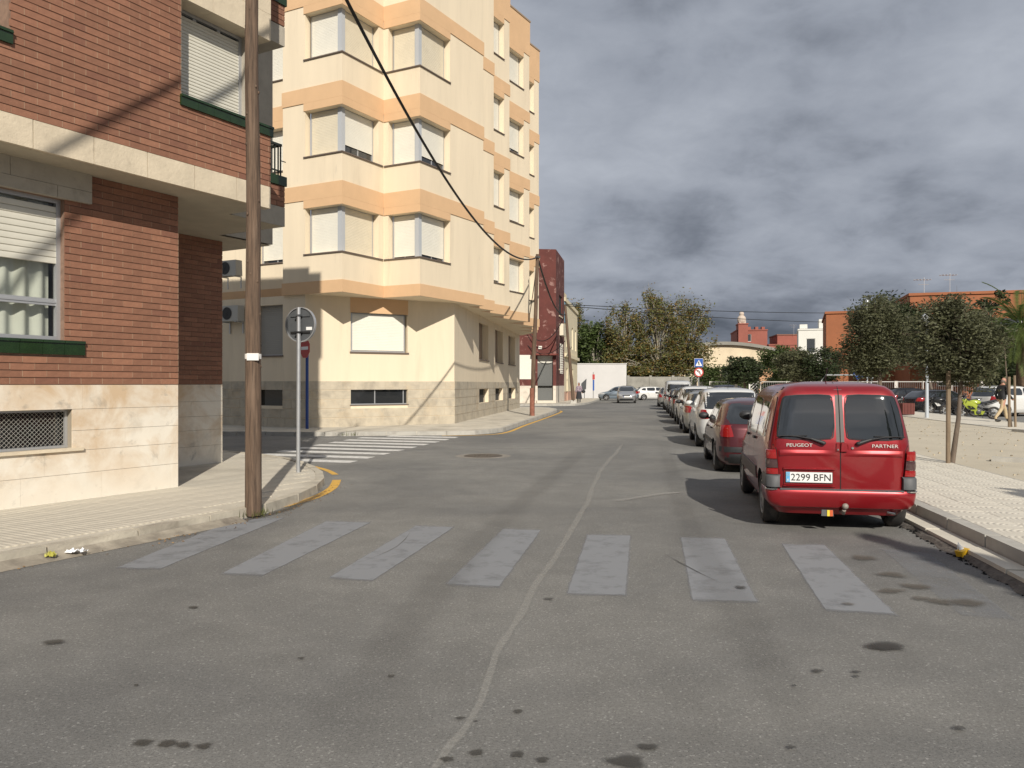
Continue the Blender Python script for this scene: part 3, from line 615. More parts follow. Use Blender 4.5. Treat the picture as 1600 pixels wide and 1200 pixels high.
def slat_window(M, par, x0, x1, z0, z1, y, zs, slat=.05, curtain=False, rail=True, smat=None, posts=()):
    """aluminium window with a roller shutter lowered to zs, each slat its own piece"""
    f = MB(); fw = .055
    f.box(x0, x0+fw, y-.02, y+.05, z0, z1, M=M); f.box(x1-fw, x1, y-.02, y+.05, z0, z1, M=M); f.box(x0+fw, x1-fw, y-.02, y+.05, z0, z0+fw, M=M); f.box(x0+fw, x1-fw, y-.02, y+.05, z1-.05, z1, M=M)
    for p in posts: f.box(p-.03, p+.03, y+.012, y+.05, z0+fw, z1-.05, M=M)
    if rail: zm = z0+.27*(z1-z0); f.box(x0+fw, x1-fw, y-.006, y+.05, zm-.045, zm+.045, M=M); f.box(x0+fw, x1-fw, y-.016, y-.006, zm-.012, zm+.012, M=M)
    w_ = f.build('window', ALU, par); g_ = MB(); g_.face([M @ Vector(p) for p in ((x0+.02, y+.03, z0+.02), (x1-.02, y+.03, z0+.02), (x1-.02, y+.03, z1-.02), (x0+.02, y+.03, z1-.02))])
    g_.build('pane', CLEAR if curtain else DGLASS, w_)
    n_ = int((z1-.05-zs)/slat); sm_ = MB(); L = x1-x0-2*fw
    sm_.grid([[(0, .004, 0), (L, .004, 0)], [(0, -.008, .007), (L, -.008, .007)], [(0, -.011, slat*.5), (L, -.011, slat*.5)], [(0, -.006, slat-.005), (L, -.006, slat-.005)], [(0, .006, slat-.002), (L, .006, slat-.002)]])
    me = sm_.mesh('slat', smat or SHUT, 40)
    ang = math.atan2(M.col[0].y, M.col[0].x); root = w_.parent.location
    for k in range(n_):
        o = bpy.data.objects.new('slat', me); sc.collection.objects.link(o); o.parent = w_; o.location = (M @ Vector((x0+fw, y, zs+k*slat)))-root; o.rotation_euler = (0, 0, ang)
    if curtain:
        c = MB(); rows = [[], []]; nn = 90
        for i in range(nn+1):
            x = x0+fw+(x1-x0-2*fw)*i/nn; yy = y+.13+.035*math.sin(i*.72)+.012*math.sin(i*.31)
            for k, z in enumerate((z0, z1)): rows[k].append(M @ Vector((x, yy, z)))
        c.grid(rows); c.build('curtain', CURT, w_, smooth=80); b = MB(); b.face([M @ Vector(p) for p in ((x0, y+.6, z0), (x1, y+.6, z0), (x1, y+.6, z1), (x0, y+.6, z1))]); b.build('dim_room', IN, w_)
    return w_
slat_window(BF, bb, -4.3, -1.77, 2.28, 4.16, .10, 3.30, .085, curtain=True)
slat_window(BF, bb, -.416, .98, 5.89, 7.30, -.27, 6.02, .052, rail=False, posts=(.1, .55)); slat_window(BF, bb, -5.2, -2.8, 5.89, 7.30, -.27, 6.0, .052, rail=False)
m = MB(); m.box(.98, 1.15, -.40, .3, 5.89, 7.30, M=BF); m.build('window_pier', BLOCK, bb)
m = MB(); m.box(-.43, 1.29, -.24, .1, 5.6, 5.89, M=BF); m.build('sill_wall', BLOCK, bb)
g_ = MB(); pts = [(2.975+0.0, 0)]
# scribble on the shaded plinth
sp = MB(); cy_ = 2.495
for poly in ([(.42, 1.58), (.50, 1.42), (.56, 1.55), (.46, 1.50), (.62, 1.40)], [(.40, 1.33), (.52, 1.28)], [(.55, 1.22), (.60, 1.02), (.50, .98), (.78, .97)], [(.70, 1.06), (.74, .99)]):
    sp.tube([BX(a, cy_, b) for a, b in poly], .008, 5)
sp.build('graffiti', mat('black_spray', (.02, .02, .02), .7), bb)
# ------------------------------------------------------------ cream apartment block
CREAM = mat('cream_render', (.71, .61, .455), .9, .05, 1.6, .0015, 60, stretch=(1, 1, .12), stain=[((.48, .40, .29), 2.2, .54, .80, .42), ((.36, .31, .25), 8, .64, .8, .45)])
PEACH = mat('peach_render', (.62, .41, .235), .9, .05, 1.4, .0015, 60)
TILEC = mat('cream_plinth_tile', (.47, .415, .32), .75, .12, 3, .001, 20, stain=[((.24, .21, .17), 1.8, .48, .72, .65), ((.50, .36, .20), 1.3, .5, .75, .5, .7, .1)])
POST = mat('window_post_blue_grey', (.42, .44, .46), .45); SHUTC = mat('cream_shutter', (.66, .60, .47), .5, .04, 3); SHUTW = mat('white_roller', (.72, .70, .62), .5, .03, 3)
SILLD = mat('dark_sill', (.13, .10, .08), .6)
yb = thing('apartment_block', 'cream apartment block with peach bands, saw-tooth bay windows and white roller shutters', 'building', (-4, 34, 0))
ZS, ZT = 4.91, 20.45
UP = [(-13.6, 32.79), (-7.83, 29.78), (-8.32, 28.91), (-5.90, 27.65), (-4.78, 29.63), (-3.34, 28.88), (-1.18, 32.70), (-1.81, 33.03), (-.80, 34.82), (-1.38, 35.12), (-.12, 37.36), (-1.02, 37.83), (.894, 41.2), (-.20, 41.77), (1.51, 44.8), (.45, 45.35), (1.53, 47.26), (.47, 47.8), (1.55, 49.7), (.6, 52.6)]
lev = [(6.33+3.47*k, 7.96+3.47*k) for k in range(4)]
RC = .28
# openings per segment: (x0, x1, kind)
OPEN = {0: [(4.2, 5.8)], 2: [(1.05, 'L')], 3: [(0, 2.0)], 4: [(.22, 'L')], 5: [(0, 1.94)], 9: [(.75, 2.04)], 11: [(1.55, 3.24)], 13: [(1.6, 2.87)], 15: [(.5, 1.6)]}
wl = MB(); segs = {}
for i, (a, b) in enumerate(zip(UP, UP[1:])):
    M = frame(a, b); L = dist2(a, b); hs = []; segs[i] = (M, L)
    for o in OPEN.get(i, []):
        x1 = L if o[1] == 'L' else o[1]
        for z0, z1 in lev: hs.append((o[0], x1, z0, z1, RC))
    wallp(wl, M, 0, L, ZS, ZT, hs, mit0=i in (3, 5), mit1=i in (2, 4))
wl.ngon([(*p, ZT) for p in UP]+[(-4, 58, ZT), (-16, 50, ZT)]); wl.ngon([(*p, ZS) for p in UP]+[(-4, 58, ZS), (-16, 50, ZS)])
wl.build('wall', CREAM, yb)
def strip(line, z0, z1, off, name, mt, par, back=0.0):
    n = len(line); P = [Vector((*p, 0)) for p in line]; O = []
    for i in range(n):
        ds = []
        if i > 0: ds.append((P[i]-P[i-1]).normalized())
        if i < n-1: ds.append((P[i+1]-P[i]).normalized())
        ns = [Vector((d.y, -d.x, 0)) for d in ds]
        if len(ns) == 2: b = (ns[0]+ns[1]).normalized(); k = off/max(.35, b.dot(ns[0])); O.append(P[i]+b*k)
        else: O.append(P[i]+ns[0]*off)
    m = MB(); rows = [[Vector((p.x, p.y, z0)) for p in P], [Vector((p.x, p.y, z0)) for p in O], [Vector((p.x, p.y, z1)) for p in O], [Vector((p.x, p.y, z1)) for p in P]]
    for i in range(n-1):
        for r in range(3): m.face([rows[r][i], rows[r][i+1], rows[r+1][i+1], rows[r+1][i]])
    for e_ in (0, -1): m.face([r[e_] for r in rows])
    return m.build(name, mt, par)
def pt(i, x): M, L = segs[i]; v = M @ Vector((x, 0, 0)); return (v.x, v.y)
strip(UP, ZS-.003, 5.34, .03, 'band', PEACH, yb)
for k in range(4):
    z1 = lev[k][1]; top = z1+.82 if k < 3 else ZT-.0
    strip(UP, z1+.28, top, .03, 'band', PEACH, yb)
    strip([pt(2, 1.0), UP[3], pt(3, 2.22)], z1, z1+.277, .03, 'band', PEACH, yb); strip([pt(4, .02), UP[5], pt(5, 1.94)], z1, z1+.277, .03, 'band', PEACH, yb)
    for i, a, b in ((9, 0, 2.04), (11, 0, 3.24), (13, 0, 2.87), (15, 0, 1.6), (0, 3.9, 6.1)): strip([pt(i, a), pt(i, b)], z1, z1+.277, .03, 'band', PEACH, yb)
# dark lines of the coping
strip(UP, ZT-.05, ZT+.03, .06, 'coping', mat('coping', (.30, .22, .15), .9), yb)
def roller(M, x0, x1, z0, z1, y, zs, par, mt, panes=True, slat=.055):
    """far window: frame, panes and a ribbed roller shutter"""
    f = MB(); f.box(x0, x0+.05, y, y+.06, z0, z1, M=M); f.box(x1-.05, x1, y, y+.06, z0, z1, M=M); f.box(x0+.05, x1-.05, y, y+.06, z0, z0+.05, M=M); f.box(x0+.05, x1-.05, y, y+.06, z1-.04, z1, M=M)
    f.box((x0+x1)/2-.025, (x0+x1)/2+.025, y+.03, y+.06, z0+.05, z1-.04, M=M)
    w_ = f.build('window', ALU, par); g_ = MB(); g_.face([M @ Vector(p) for p in ((x0+.02, y+.045, z0+.02), (x1-.02, y+.045, z0+.02), (x1-.02, y+.045, z1-.02), (x0+.02, y+.045, z1-.02))]); g_.build('pane', DGLASS, w_)
    s_ = MB(); z = zs; rows = []
    while z < z1-.03:
        for dz, dy in ((0, .007), (.006, .0), (slat-.008, .0), (slat-.001, .007)): rows.append([M @ Vector((x0+.05, y+dy, z+dz)), M @ Vector((x1-.05, y+dy, z+dz))])
        z += slat
    s_.grid(rows); s_.build('roller_shutter', mt, w_); return w_
def sill(M, x0, x1, z, par, y=-.05, m0=0, m1=0):
    s_ = MB(); s_.box(x0, x1, y, .02, z-.05, z, M=M); return s_.build('sill', SILLD, par)
op = {(2, 2): 0, (3, 2): .34, (4, 2): 0, (5, 2): .30, (4, 1): .07, (5, 1): .14, (5, 3): 0, (9, 4): .0, (11, 3): .25}
rs_ = random.Random(5)
for k, (z0, z1) in enumerate(lev):
    fl_ = k+1
    for i, a, b in ((2, 1.05+.06, segs[2][1]-RC-.07), (3, RC+.07, 1.96), (4, .26, segs[4][1]-RC-.07), (5, RC+.07, 1.90)):
        plain = (i, fl_) in ((2, 2), (3, 1), (3, 3), (4, 3), (5, 3))
        roller(segs[i][0], a, b, z0, z1, RC-.03, z0+.02+op.get((i, fl_), 0), yb, SHUTC if plain else SHUTW, slat=.055)
    for i in (3, 5):                                        # aluminium corner post
        M, L = segs[i]; c = M @ Vector((RC, RC, 0)); m = MB(); m.box(-.09, .09, -.09, .09, z0, z1, M=Matrix.Translation((c.x, c.y, 0)) @ Matrix.Rotation(R(60.5), 4, 'Z')); m.build('corner_post', POST, yb)
    for i, a, b in ((9, .8, 2.0), (11, 1.6, 3.2), (13, 1.65, 2.83), (15, .55, 1.55), (0, 4.25, 5.75)):
        roller(segs[i][0], a, b, z0, z1, RC-.03, z0+.03+(op.get((i, fl_), 0) if (i, fl_) in op else rs_.choice((0, 0, .12))), yb, SHUTW)
    strip([pt(2, 1.0), UP[3], pt(3, 2.2)], z0-.04, z0+.002, .05, 'sill', SILLD, yb); strip([pt(4, .05), UP[5], pt(5, 1.96)], z0-.04, z0+.002, .05, 'sill', SILLD, yb)
    for i, a, b in ((9, .7, 2.06), (11, 1.5, 3.27), (13, 1.55, 2.9), (15, .45, 1.63), (0, 3.9, 6.1)): strip([pt(i, a), pt(i, b)], z0-.04, z0+.002, .05, 'sill', SILLD, yb)
# ground floor
A_, B_, E_ = (-2.29, 31.65), (-7.41, 28.53), (.5, 52.4)
BL0 = (-14.2, 32.07); gl = frame(BL0, B_); gf = frame(B_, A_); gr = frame(A_, E_); LL, LF, LR = dist2(BL0, B_), dist2(B_, A_), dist2(A_, E_)
hl = [(LL-2.35, LL-1.07, 2.75, 4.60, .35), (LL-5.6, LL-4.4, 2.75, 4.6, .3), (LL-2.35, LL-1.07, .90, 1.50, .3)]
hf = [(1.70, 3.98, 2.90, 4.35, .22), (1.70, 3.98, .93, 1.54, .2)]
hr = [(5.6, 8.3, 2.87, 4.75, .35), (10.5, 13.3, 2.87, 4.75, .35), (15.6, 18.6, 2.87, 4.75, .35), (5.6, 8.3, .80, 1.46, .3), (10.5, 13.3, .80, 1.46, .3), (15.6, 18.6, .80, 1.46, .3)]
m = MB()
for M, L, h in ((gl, LL, hl), (gf, LF, hf), (gr, LR, hr)): wallp(m, M, 0, L, .05, ZS, h)
m.face([(*E_, 0), (*E_, ZS), (-8, 56, ZS), (-8, 56, 0)])
m.build('ground_floor_wall', CREAM, yb)
zr2 = [.10, .46, .80, 1.14, 1.48, 1.81]
slabs(0, LL, 0, hl, .85, gl, yb, TILEC, zr2, .04, .016, 'plinth_tile', 1, .010); slabs(0, LF, 0, hf, .85, gf, yb, TILEC, zr2, .04, .016, 'plinth_tile', 2, .010); slabs(0, LR, 0, hr, .85, gr, yb, TILEC, zr2, .04, .016, 'plinth_tile', 3, .010)
m = MB(); m.box(1.68, 4.0, -.004, .12, 4.35, ZS-.004, M=gf); m.build('lintel', PEACH, yb)
for xa, xb in ((5.58, 8.32), (10.48, 13.32), (15.58, 18.62)):
    m = MB(); m.box(xa, xb, -.006, .14, 4.62, ZS-.004, M=gr); m.build('lintel', CREAM, yb); roller(gr, xa+.06, xb-.06, 2.87, 4.72, .30, 2.95, yb, mat('brown_shutter', (.27, .20, .14), .6)); sill(gr, xa-.03, xb+.03, 2.87, yb)
    f = MB(); f.box(xa+.02, xb-.02, .24, .27, .8, 1.46, M=gr); bw_ = f.build('basement_window', IN, yb); q = MB()
    for t in range(9): q.box(xa+.2+t*.28, xa+.225+t*.28, .15, .17, .8, 1.46, M=gr)
    q.build('guard_bars', mat('iron_bars', (.05, .045, .04), .6), bw_)
roller(gf, 1.76, 3.92, 2.90, 4.35, .14, 2.96, yb, SHUTW, slat=.06); sill(gf, 1.66, 4.02, 2.90, yb)
f = MB(); z0, z1 = .93, 1.54
f.box(1.70, 3.98, .09, .13, z0, z0+.035, M=gf); f.box(1.70, 3.98, .09, .13, z1-.035, z1, M=gf)
for x in (1.70, 2.66, 3.94-.12): f.box(x, x+.035, .09, .13, z0+.036, z1-.036, M=gf)
bw_ = f.build('basement_window', ALU, yb); q = MB(); q.face([gf @ Vector(p) for p in ((1.7, .12, z0), (3.98, .12, z0), (3.98, .12, z1), (1.7, .12, z1))]); q.build('pane', DGLASS, bw_)
q = MB(); q.box(1.66, 4.02, -.03, .1, z0-.03, z0+.001, M=gf); q.build('sill', SILLD, yb)
for h in hl[:2]: roller(gl, h[0]+.03, h[1]-.03, h[2], h[3], .2, h[2]+.03, yb, mat('grey_roller', (.33, .32, .29), .6), slat=.07); sill(gl, h[0]-.03, h[1]+.03, h[2], yb)
q = MB(); h = hl[2]; q.face([gl @ Vector(p) for p in ((h[0], .2, h[2]), (h[1], .2, h[2]), (h[1], .2, h[3]), (h[0], .2, h[3]))]); q.build('basement_window', DGLASS, yb)
strip([B_, (-7.43, 28.54)], 0, .01, 0, 'corner_trim', CREAM, yb)
# small cable bracket high on the street side, and the air conditioners on the alley wall
def air_con(x, z, label, sc_=1.0):
    p = gl @ Vector((x, -.02, z)); t = thing('air_conditioner', label, 'air conditioner', p, 117.4, 'air conditioners on the cream wall in the alley')
    m = MB(); m.box(-.42, .42, -.36, -.03, 0, .58, taper=.012); m.build('casing', mat('ac_casing', (.42, .41, .37), .5), t, world=False)
    m = MB(); m.lathe([(0, .235), (-.012, .235), (-.012, .215), (.0, .21)], 'y', (-.13, -.362, .29), 28); m.build('fan_grille', mat('ac_dark', (.03, .03, .03), .6), t, world=False)
    m = MB(); m.lathe([(-.004, .215), (-.004, 0)], 'y', (-.13, -.362, .29), 24)
    for k in range(6): a = k*math.pi/3; m.tube([(-.13, -.370, .29), (-.13+.2*math.cos(a), -.370, .29+.2*math.sin(a))], .004, 4)
    m.build('fan', mat('ac_dark', (.03, .03, .03), .6), t, world=False)
    m = MB(); m.box(-.36, -.32, -.42, 0, -.05, -.01); m.box(.32, .36, -.42, 0, -.05, -.01); m.box(-.36, -.32, -.03, 0, -.45, -.05); m.box(.32, .36, -.03, 0, -.45, -.05); m.build('bracket', ALU, t, world=False)
    return t
air_con(LL-3.35, 4.05, 'air conditioner with large dark fan, bracketed above the alley pavement')
air_con(LL-3.45, 5.75, 'upper air conditioner half hidden by the brick balcony and wooden pole')
# ------------------------------------------------------------ dark red house and cream house farther along
REDR = mat('dark_red_render', (.155, .040, .030), .85, .18, 1.0, .004, 20, stain=[((.34, .20, .16), 1.1, .58, .63, .6)])
REDS = mat('dark_red_render_patched', (.105, .028, .022), .85, .2, 1.3, .004, 20, stain=[((.36, .22, .19), 1.5, .57, .63, .65)])
rb = thing('red_house', 'narrow dark red rendered house with peeling paint and grey roller door', 'building', (2.5, 68, 0))
RP, RQ, RS, CQ = (-6, 65.0), (3.66, 66.2), (4.75, 72.4), (7.16, 87.3)
fr, fs, fc = frame(RP, RQ), frame(RQ, RS), frame(RS, CQ); Lf, Ls, Lc = dist2(RP, RQ), dist2(RQ, RS), dist2(RS, CQ)
HR = 12.9
m = MB(); dx = Lf-.25
wallp(m, fr, 0, Lf, 1.55, 6.0, [(dx-1.3, dx, 1.55, 4.05, .35), (dx-6.2, dx-1.75, 2.1, 4.1, .02)]); wallp(m, fs, 0, Ls, 1.55, HR, [(2.2, 4.6, 7.6, 9.4, .2), (2.2, 4.6, 3.0, 5.2, .15)])
wallp(m, fr, 0, Lf, 6.0, HR); m.ngon([(*RP, HR), (*RQ, HR), (*RS, HR), (-5, 73, HR)]); m.face([(*RS, 0), (-5, 73.5, 0), (-5, 73.5, HR), (*RS, HR)])
m.build('wall', [REDS], rb)
m = MB(); wallp(m, fr, 0, Lf, 0, 1.55, [(dx-1.3, dx, 0, 1.55, .35)], y=-.01); wallp(m, fs, 0, Ls, 0, 1.55, y=-.01); m.build('base_course', mat('white_base', (.60, .54, .46), .9, .1, 2, stain=[((.3, .27, .22), 3, .5, .7, .5)]), rb)
m = MB(); m.box(dx-6.2, dx-1.75, -.02, .05, 2.1, 4.1, M=fr); m.build('white_panel', mat('white_panel', (.68, .65, .58), .8, .05), rb)
m = MB(); rows = []
for k in range(56): z = .35+k*.066; rows += [[fr @ Vector((dx-1.3, .3, z)), fr @ Vector((dx, .3, z))], [fr @ Vector((dx-1.3, .275, z+.03)), fr @ Vector((dx, .275, z+.03))]]
m.grid(rows); m.build('roller_door', mat('grey_door', (.17, .175, .17), .5, metal=.3), rb)
m = MB(); m.box(dx-1.35, dx+.05, .28, .34, 3.45, 4.05, M=fr); m.build('door_header', SHUTW, rb)
m = MB(); m.box(dx-1.9, dx+.35, -.55, -.01, 4.08, 4.2, M=fr); m.build('canopy', REDR, rb); m = MB(); m.box(dx-1.4, dx+.1, -.3, .3, .12, .34, M=fr); m.build('door_step', PAVE2, rb)
m = MB(); m.box(dx-1.72, dx-1.58, -.06, 0, 2.1, 4.05, M=fr); m.build('downpipe', mat('pale_pipe', (.6, .56, .48), .7), rb)
m = MB(); m.box(dx-1.25, dx-.95, -.12, -.01, 4.6, 4.85, M=fr); m.build('lamp_box', SHUTW, rb); m = MB(); m.box(dx-1.78, dx-1.6, -.03, -.01, 2.6, 3.1, M=fr); m.build('notice_plate', mat('ochre_plate', (.55, .40, .15), .7), rb)
for z0, z1, mt_ in ((7.6, 9.4, IN), (3.0, 5.2, IN)):
    f = MB(); f.box(2.2, 4.6, .1, .16, z0, z1, M=fs); w_ = f.build('window', mt_, rb); q = MB(); q.box(2.1, 4.7, -.08, .05, z0-.1, z0-.001, M=fs); q.build('sill', BEIGE, w_)
q = MB()
for t in range(7): q.box(2.3+t*.35, 2.35+t*.35, -.1, -.07, 2.6, 5.2, M=fs)
for t in range(12): q.tube([fs @ Vector((2.3, -.09, 2.7+t*.2)), fs @ Vector((4.5, -.12, 2.75+t*.2))], .02, 4)
q.build('window_grille', mat('white_iron', (.6, .58, .52), .6), rb)
f = MB(); f.box(2.4, 4.4, -.35, -.02, 5.9, 6.9, M=fs); f.build('blind_box', SHUTC, rb)
ch = thing('cream_house', 'low cream two storey house beyond the dark red one, with blue painted end wall', 'building', (6, 80, 0))
HC = 9.5; CR2 = mat('cream_house_render', (.68, .60, .42), .9, .06, 1.2); m = MB(); wallp(m, fc, 0, Lc, 1.0, HC, [(2.2, 3.6, 1.0, 3.2, .25), (2.0, 3.8, 5.2, 7.4, .25), (8, 9.6, 5.2, 7.4, .25), (8, 9.6, 1.2, 3.2, .25), (12, 13.4, 5.2, 7.4, .25)])
m.face([(*RS, 0), (*RS, HC), (-3, 74, HC), (-3, 74, 0)]); m.face([(*CQ, 0), (*CQ, HC), (-3, 90, HC), (-3, 90, 0)]); m.ngon([(*RS, HC), (*CQ, HC), (-3, 90, HC), (-3, 74, HC)]); m.build('wall', CR2, ch)
m = MB(); wallp(m, fc, 0, Lc, 0, 1.0, [(2.2, 3.6, 0, 1.0, .25)], y=-.01); m.build('base_course', mat('pink_base', (.48, .30, .22), .9, .1), ch)
m = MB(); m.box(0, Lc, -.25, -.01, 4.2, 4.5, M=fc); m.box(-.1, Lc, -.12, -.01, HC-.25, HC+.1, M=fc); m.build('cornice', CR2, ch)
m = MB(); m.box(0, 1.6, -.03, -.005, HC-2.2, HC-.3, M=fc); m.build('blue_panel', mat('faded_blue', (.20, .34, .42), .9, .3, 2), ch)
m = MB(); m.box(3.0, 5.6, .3, 2.5, HC, HC+.9, M=fc); m.build('roof_hut', CR2, ch)
for a, b, c, d in ((2.0, 3.8, 5.2, 7.4), (8, 9.6, 5.2, 7.4), (8, 9.6, 1.2, 3.2), (12, 13.4, 5.2, 7.4), (2.2, 3.6, .1, 3.2)):
    q = MB(); q.box(a, b, .2, .25, c, d, M=fc); q.build('door' if c < 1 else 'window', DGLASS if c > 1 else mat('brown_door', (.10, .06, .04), .6), ch)
# ------------------------------------------------------------ far walls, fences, buildings
def wall_thing(name, label, cat, P, Q, h, t, mt, coping=None):
    M = frame(P, Q); L = dist2(P, Q); o = thing(name, label, cat, (P[0], P[1], 0)); m = MB(); m.box(0, L, 0, t, 0, h, M=M); m.build('wall', mt, o)
    if coping: m = MB(); m.box(-.05, L+.05, -.06, t+.06, h+.003, h+.1, M=M); m.build('coping', coping, o)
    return o, M, L
WHW = mat('whitewashed_wall', (.55, .54, .53), .9, .05, .6); GRW = mat('grey_block_wall', (.27, .26, .23), .95, .25, .8, .01, 8)
wall_thing('white_wall', 'tall plain white wall at the far end of the street', 'wall', (3.5, 92.5), (13.3, 92.5), 4.0, .3, WHW, WHW)
o, M, L = wall_thing('grey_wall', 'low weathered grey wall under the plane trees', 'wall', (13.5, 93.5), (21.5, 93.0), 2.55, .3, GRW)
for k in range(4): q = MB(); q.box(k*2.6, k*2.6+.3, -.08, -.005, 0, 2.7, M=M); q.build('wall_pier', GRW, o)
wall_thing('low_cream_wall', 'short cream wall behind the pedestrian crossing signs', 'wall', (21.6, 92), (26.2, 91.6), 2.4, .3, mat('cream_wall_paint', (.66, .63, .52), .9, .06, .5))
# hatched white screen fence
hf_ = thing('hatched_fence', 'white fence panels of slanting slats beyond the parked cars', 'fence', (24, 82, 0)); MF = frame((23.8, 80), (31.5, 79))
for b in range(3):
    x0 = b*2.55; fp = MB(); fp.box(x0, x0+.14, 0, .1, 0, 2.0, M=MF); fp.box(x0+.14, x0+2.42, .02, .08, 1.88, 1.97, M=MF); fp.box(x0+.14, x0+2.42, .02, .08, .3, .4, M=MF); p_ = fp.build('fence_panel', mat('white_fence', (.68, .67, .62), .6), hf_)
    for k in range(11):
        t0 = -1.4+k*.34; a0 = max(0, -t0); a1 = min(1.46, 2.28-t0)
        if a1 <= a0: continue
        q = MB(); q.tube([MF @ Vector((x0+.14+t0+a0, .05, .4+a0)), MF @ Vector((x0+.14+t0+a1, .05, .4+a1))], .045, 4); q.build('slat', mat('white_fence', (.68, .67, .62), .6), p_)
# schoolyard fence behind the motorbikes: rail, posts, wire
sf_ = thing('school_fence', 'long pale railing fence on low wall behind the motorbikes', 'fence', (28, 58, 0)); MS = frame((15.5, 62.5), (44, 54.5)); LS = dist2((15.5, 62.5), (44, 54.5))
q = MB(); q.box(0, LS, 0, .2, 0, .45, M=MS); q.build('base_wall', mat('fence_base', (.40, .35, .29), .9), sf_)
q = MB(); q.box(0, LS, .07, .12, 1.84, 1.90, M=MS); q.build('top_rail', mat('pale_rail', (.50, .49, .46), .5), sf_)
for k in range(int(LS/1.9)+1): q = MB(); wd = .22 if k % 3 == 1 else .05; q.box(k*1.9, k*1.9+wd, .02, .18, .45, 1.92, M=MS); q.build('fence_post', mat('pale_post', (.62, .58, .53), .7), sf_)
q = MB()
for k in range(int(LS/.14)): q.box(k*.14, k*.14+.014, .09, .10, .45, 1.84, M=MS)
q.build('railing_bars', mat('rail_bars', (.30, .29, .28), .6), sf_, kind='stuff')
ORG = mat('orange_brick', (.31, .115, .052), .9, .08, 1.0, .004, 10); ORG2 = mat('pale_orange_render', (.52, .30, .17), .9, .08, .6); RED = mat('far_red_brick', (.28, .095, .07), .9, .1, .6); FWH = mat('far_white', (.66, .65, .60), .9, .04, .5); FGL = mat('far_glass', (.05, .055, .06), .2); CRF = mat('far_cream', (.62, .52, .37), .9, .15, .35)
def block(name, label, P, Q, depth, h, mt, wins=(), roof=None, z0=0, par=None, roofm=None):
    """far building: walls all round, windows set in the front with frames and panes"""
    o = par or thing(name, label, 'building', (P[0], P[1], 0)); M = frame(P, Q); L = dist2(P, Q); m = MB()
    wallp(m, M, 0, L, z0, h, [(*w_, .25) for w_ in wins]); W_ = lambda x, y, z: M @ Vector((x, y, z))
    m.face([W_(L, 0, z0), W_(L, depth, z0), W_(L, depth, h), W_(L, 0, h)]); m.face([W_(0, 0, z0), W_(0, 0, h), W_(0, depth, h), W_(0, depth, z0)]); m.face([W_(0, depth, z0), W_(0, depth, h), W_(L, depth, h), W_(L, depth, z0)])
    if z0 > 0: m.face([W_(0, 0, z0), W_(0, depth, z0), W_(L, depth, z0), W_(L, 0, z0)])
    m.build('wall', mt, o); q = MB(); q.box(-.12, L+.12, -.12, depth+.12, h, h+.22, M=M); q.build('roof', roofm or mt, o)
    for a, b, c, d in wins:
        f = MB(); f.box(a, b, .10, .16, c, c+.08, M=M); f.box(a, b, .10, .16, d-.08, d, M=M); f.box(a, a+.08, .10, .16, c+.08, d-.08, M=M); f.box(b-.08, b, .10, .16, c+.08, d-.08, M=M); w_ = f.build('window', FWH, o)
        q = MB(); q.face([W_(a, .15, c), W_(b, .15, c), W_(b, .15, d), W_(a, .15, d)]); q.build('pane', FGL, w_)
    return o, M, L
block('orange_brick_hall', 'tall windowless orange brick block behind the round tree', (29.6, 75), (36.5, 72.5), 12, 8.3, ORG)
block('long_orange_building', 'long orange brick building behind the palm and dark trees', (33, 66), (60, 58), 14, 9.0, ORG, [(2+4*k, 4.2+4*k, 5.2, 7) for k in range(6)]+[(2+4*k, 4.2+4*k, 1.5, 3.4) for k in range(6)])
block('low_orange_building', 'low pale orange building with white windows behind young trees', (27.0, 87), (33.5, 85.5), 8, 3.6, ORG2, [(1.4+1.7*k, 2.4+1.7*k, 1.2, 2.7) for k in range(3)])
o, M, L = block('white_building', 'white rooftop building between the red towers and orange block', (47.5, 132), (53.5, 130), 10, 10.6, FWH, [(1.2, 2.6, 6.8, 9.2), (1.2, 2.6, 3.0, 5.4)])
q = MB(); q.box(3.2, 6, .5, 5, 10.9, 12.4, M=M); q.box(.2, 1.4, .5, 3, 10.9, 11.6, M=M); q.build('roof_room', FWH, o)
o, M, L = block('red_tower_building', 'red brick apartment building with stepped towers on the skyline', (45.2, 160), (51, 159), 12, 12.4, RED, [(1.2+3.0*k, 2.8+3.0*k, z, z+1.5) for k in range(1) for z in (4.2, 7.2, 10.2)])
block('', '', (45.2, 158.9), (47.0, 158.6), 4, 13.6, RED, par=o); block('', '', (51, 158), (59, 157), 9, 9.4, RED, [(1+2.6*k, 2.5+2.6*k, 6.2, 8.0) for k in range(3)]+[(1+2.6*k, 2.5+2.6*k, 2.2, 4.0) for k in range(3)], par=o); block('', '', (54, 162), (68, 160), 9, 11.6, RED, roofm=mat('roof_tile', (.20, .10, .07), .9), par=o)
q = MB(); q.ball((46.2, 160.2, 14.6), .9, .9, 1.0); q.box(45.6, 46.9, 159.6, 160.9, 13.7, 14.4); q.ball((46.2, 160.2, 15.8), .5, .5, .5); q.build('turret_cap', mat('turret_stone', (.50, .42, .35), .9), o)
for x in (47.4, 48.9, 50.2): q = MB(); q.box(x, x+.6, 160.0, 160.8, 12.5, 13.2); q.build('merlon', RED, o)
hall = thing('arched_hall', 'cream hall with shallow curved roof behind the trees', 'building', (33, 125, 0)); MH = frame((17, 124), (48, 121)); LH = dist2((17, 124), (48, 121)); prof = []
for i in range(25): t = i/24; prof.append((LH*t, 3.9+4.3*math.sin(math.pi*t)**.8))
m = MB(); 
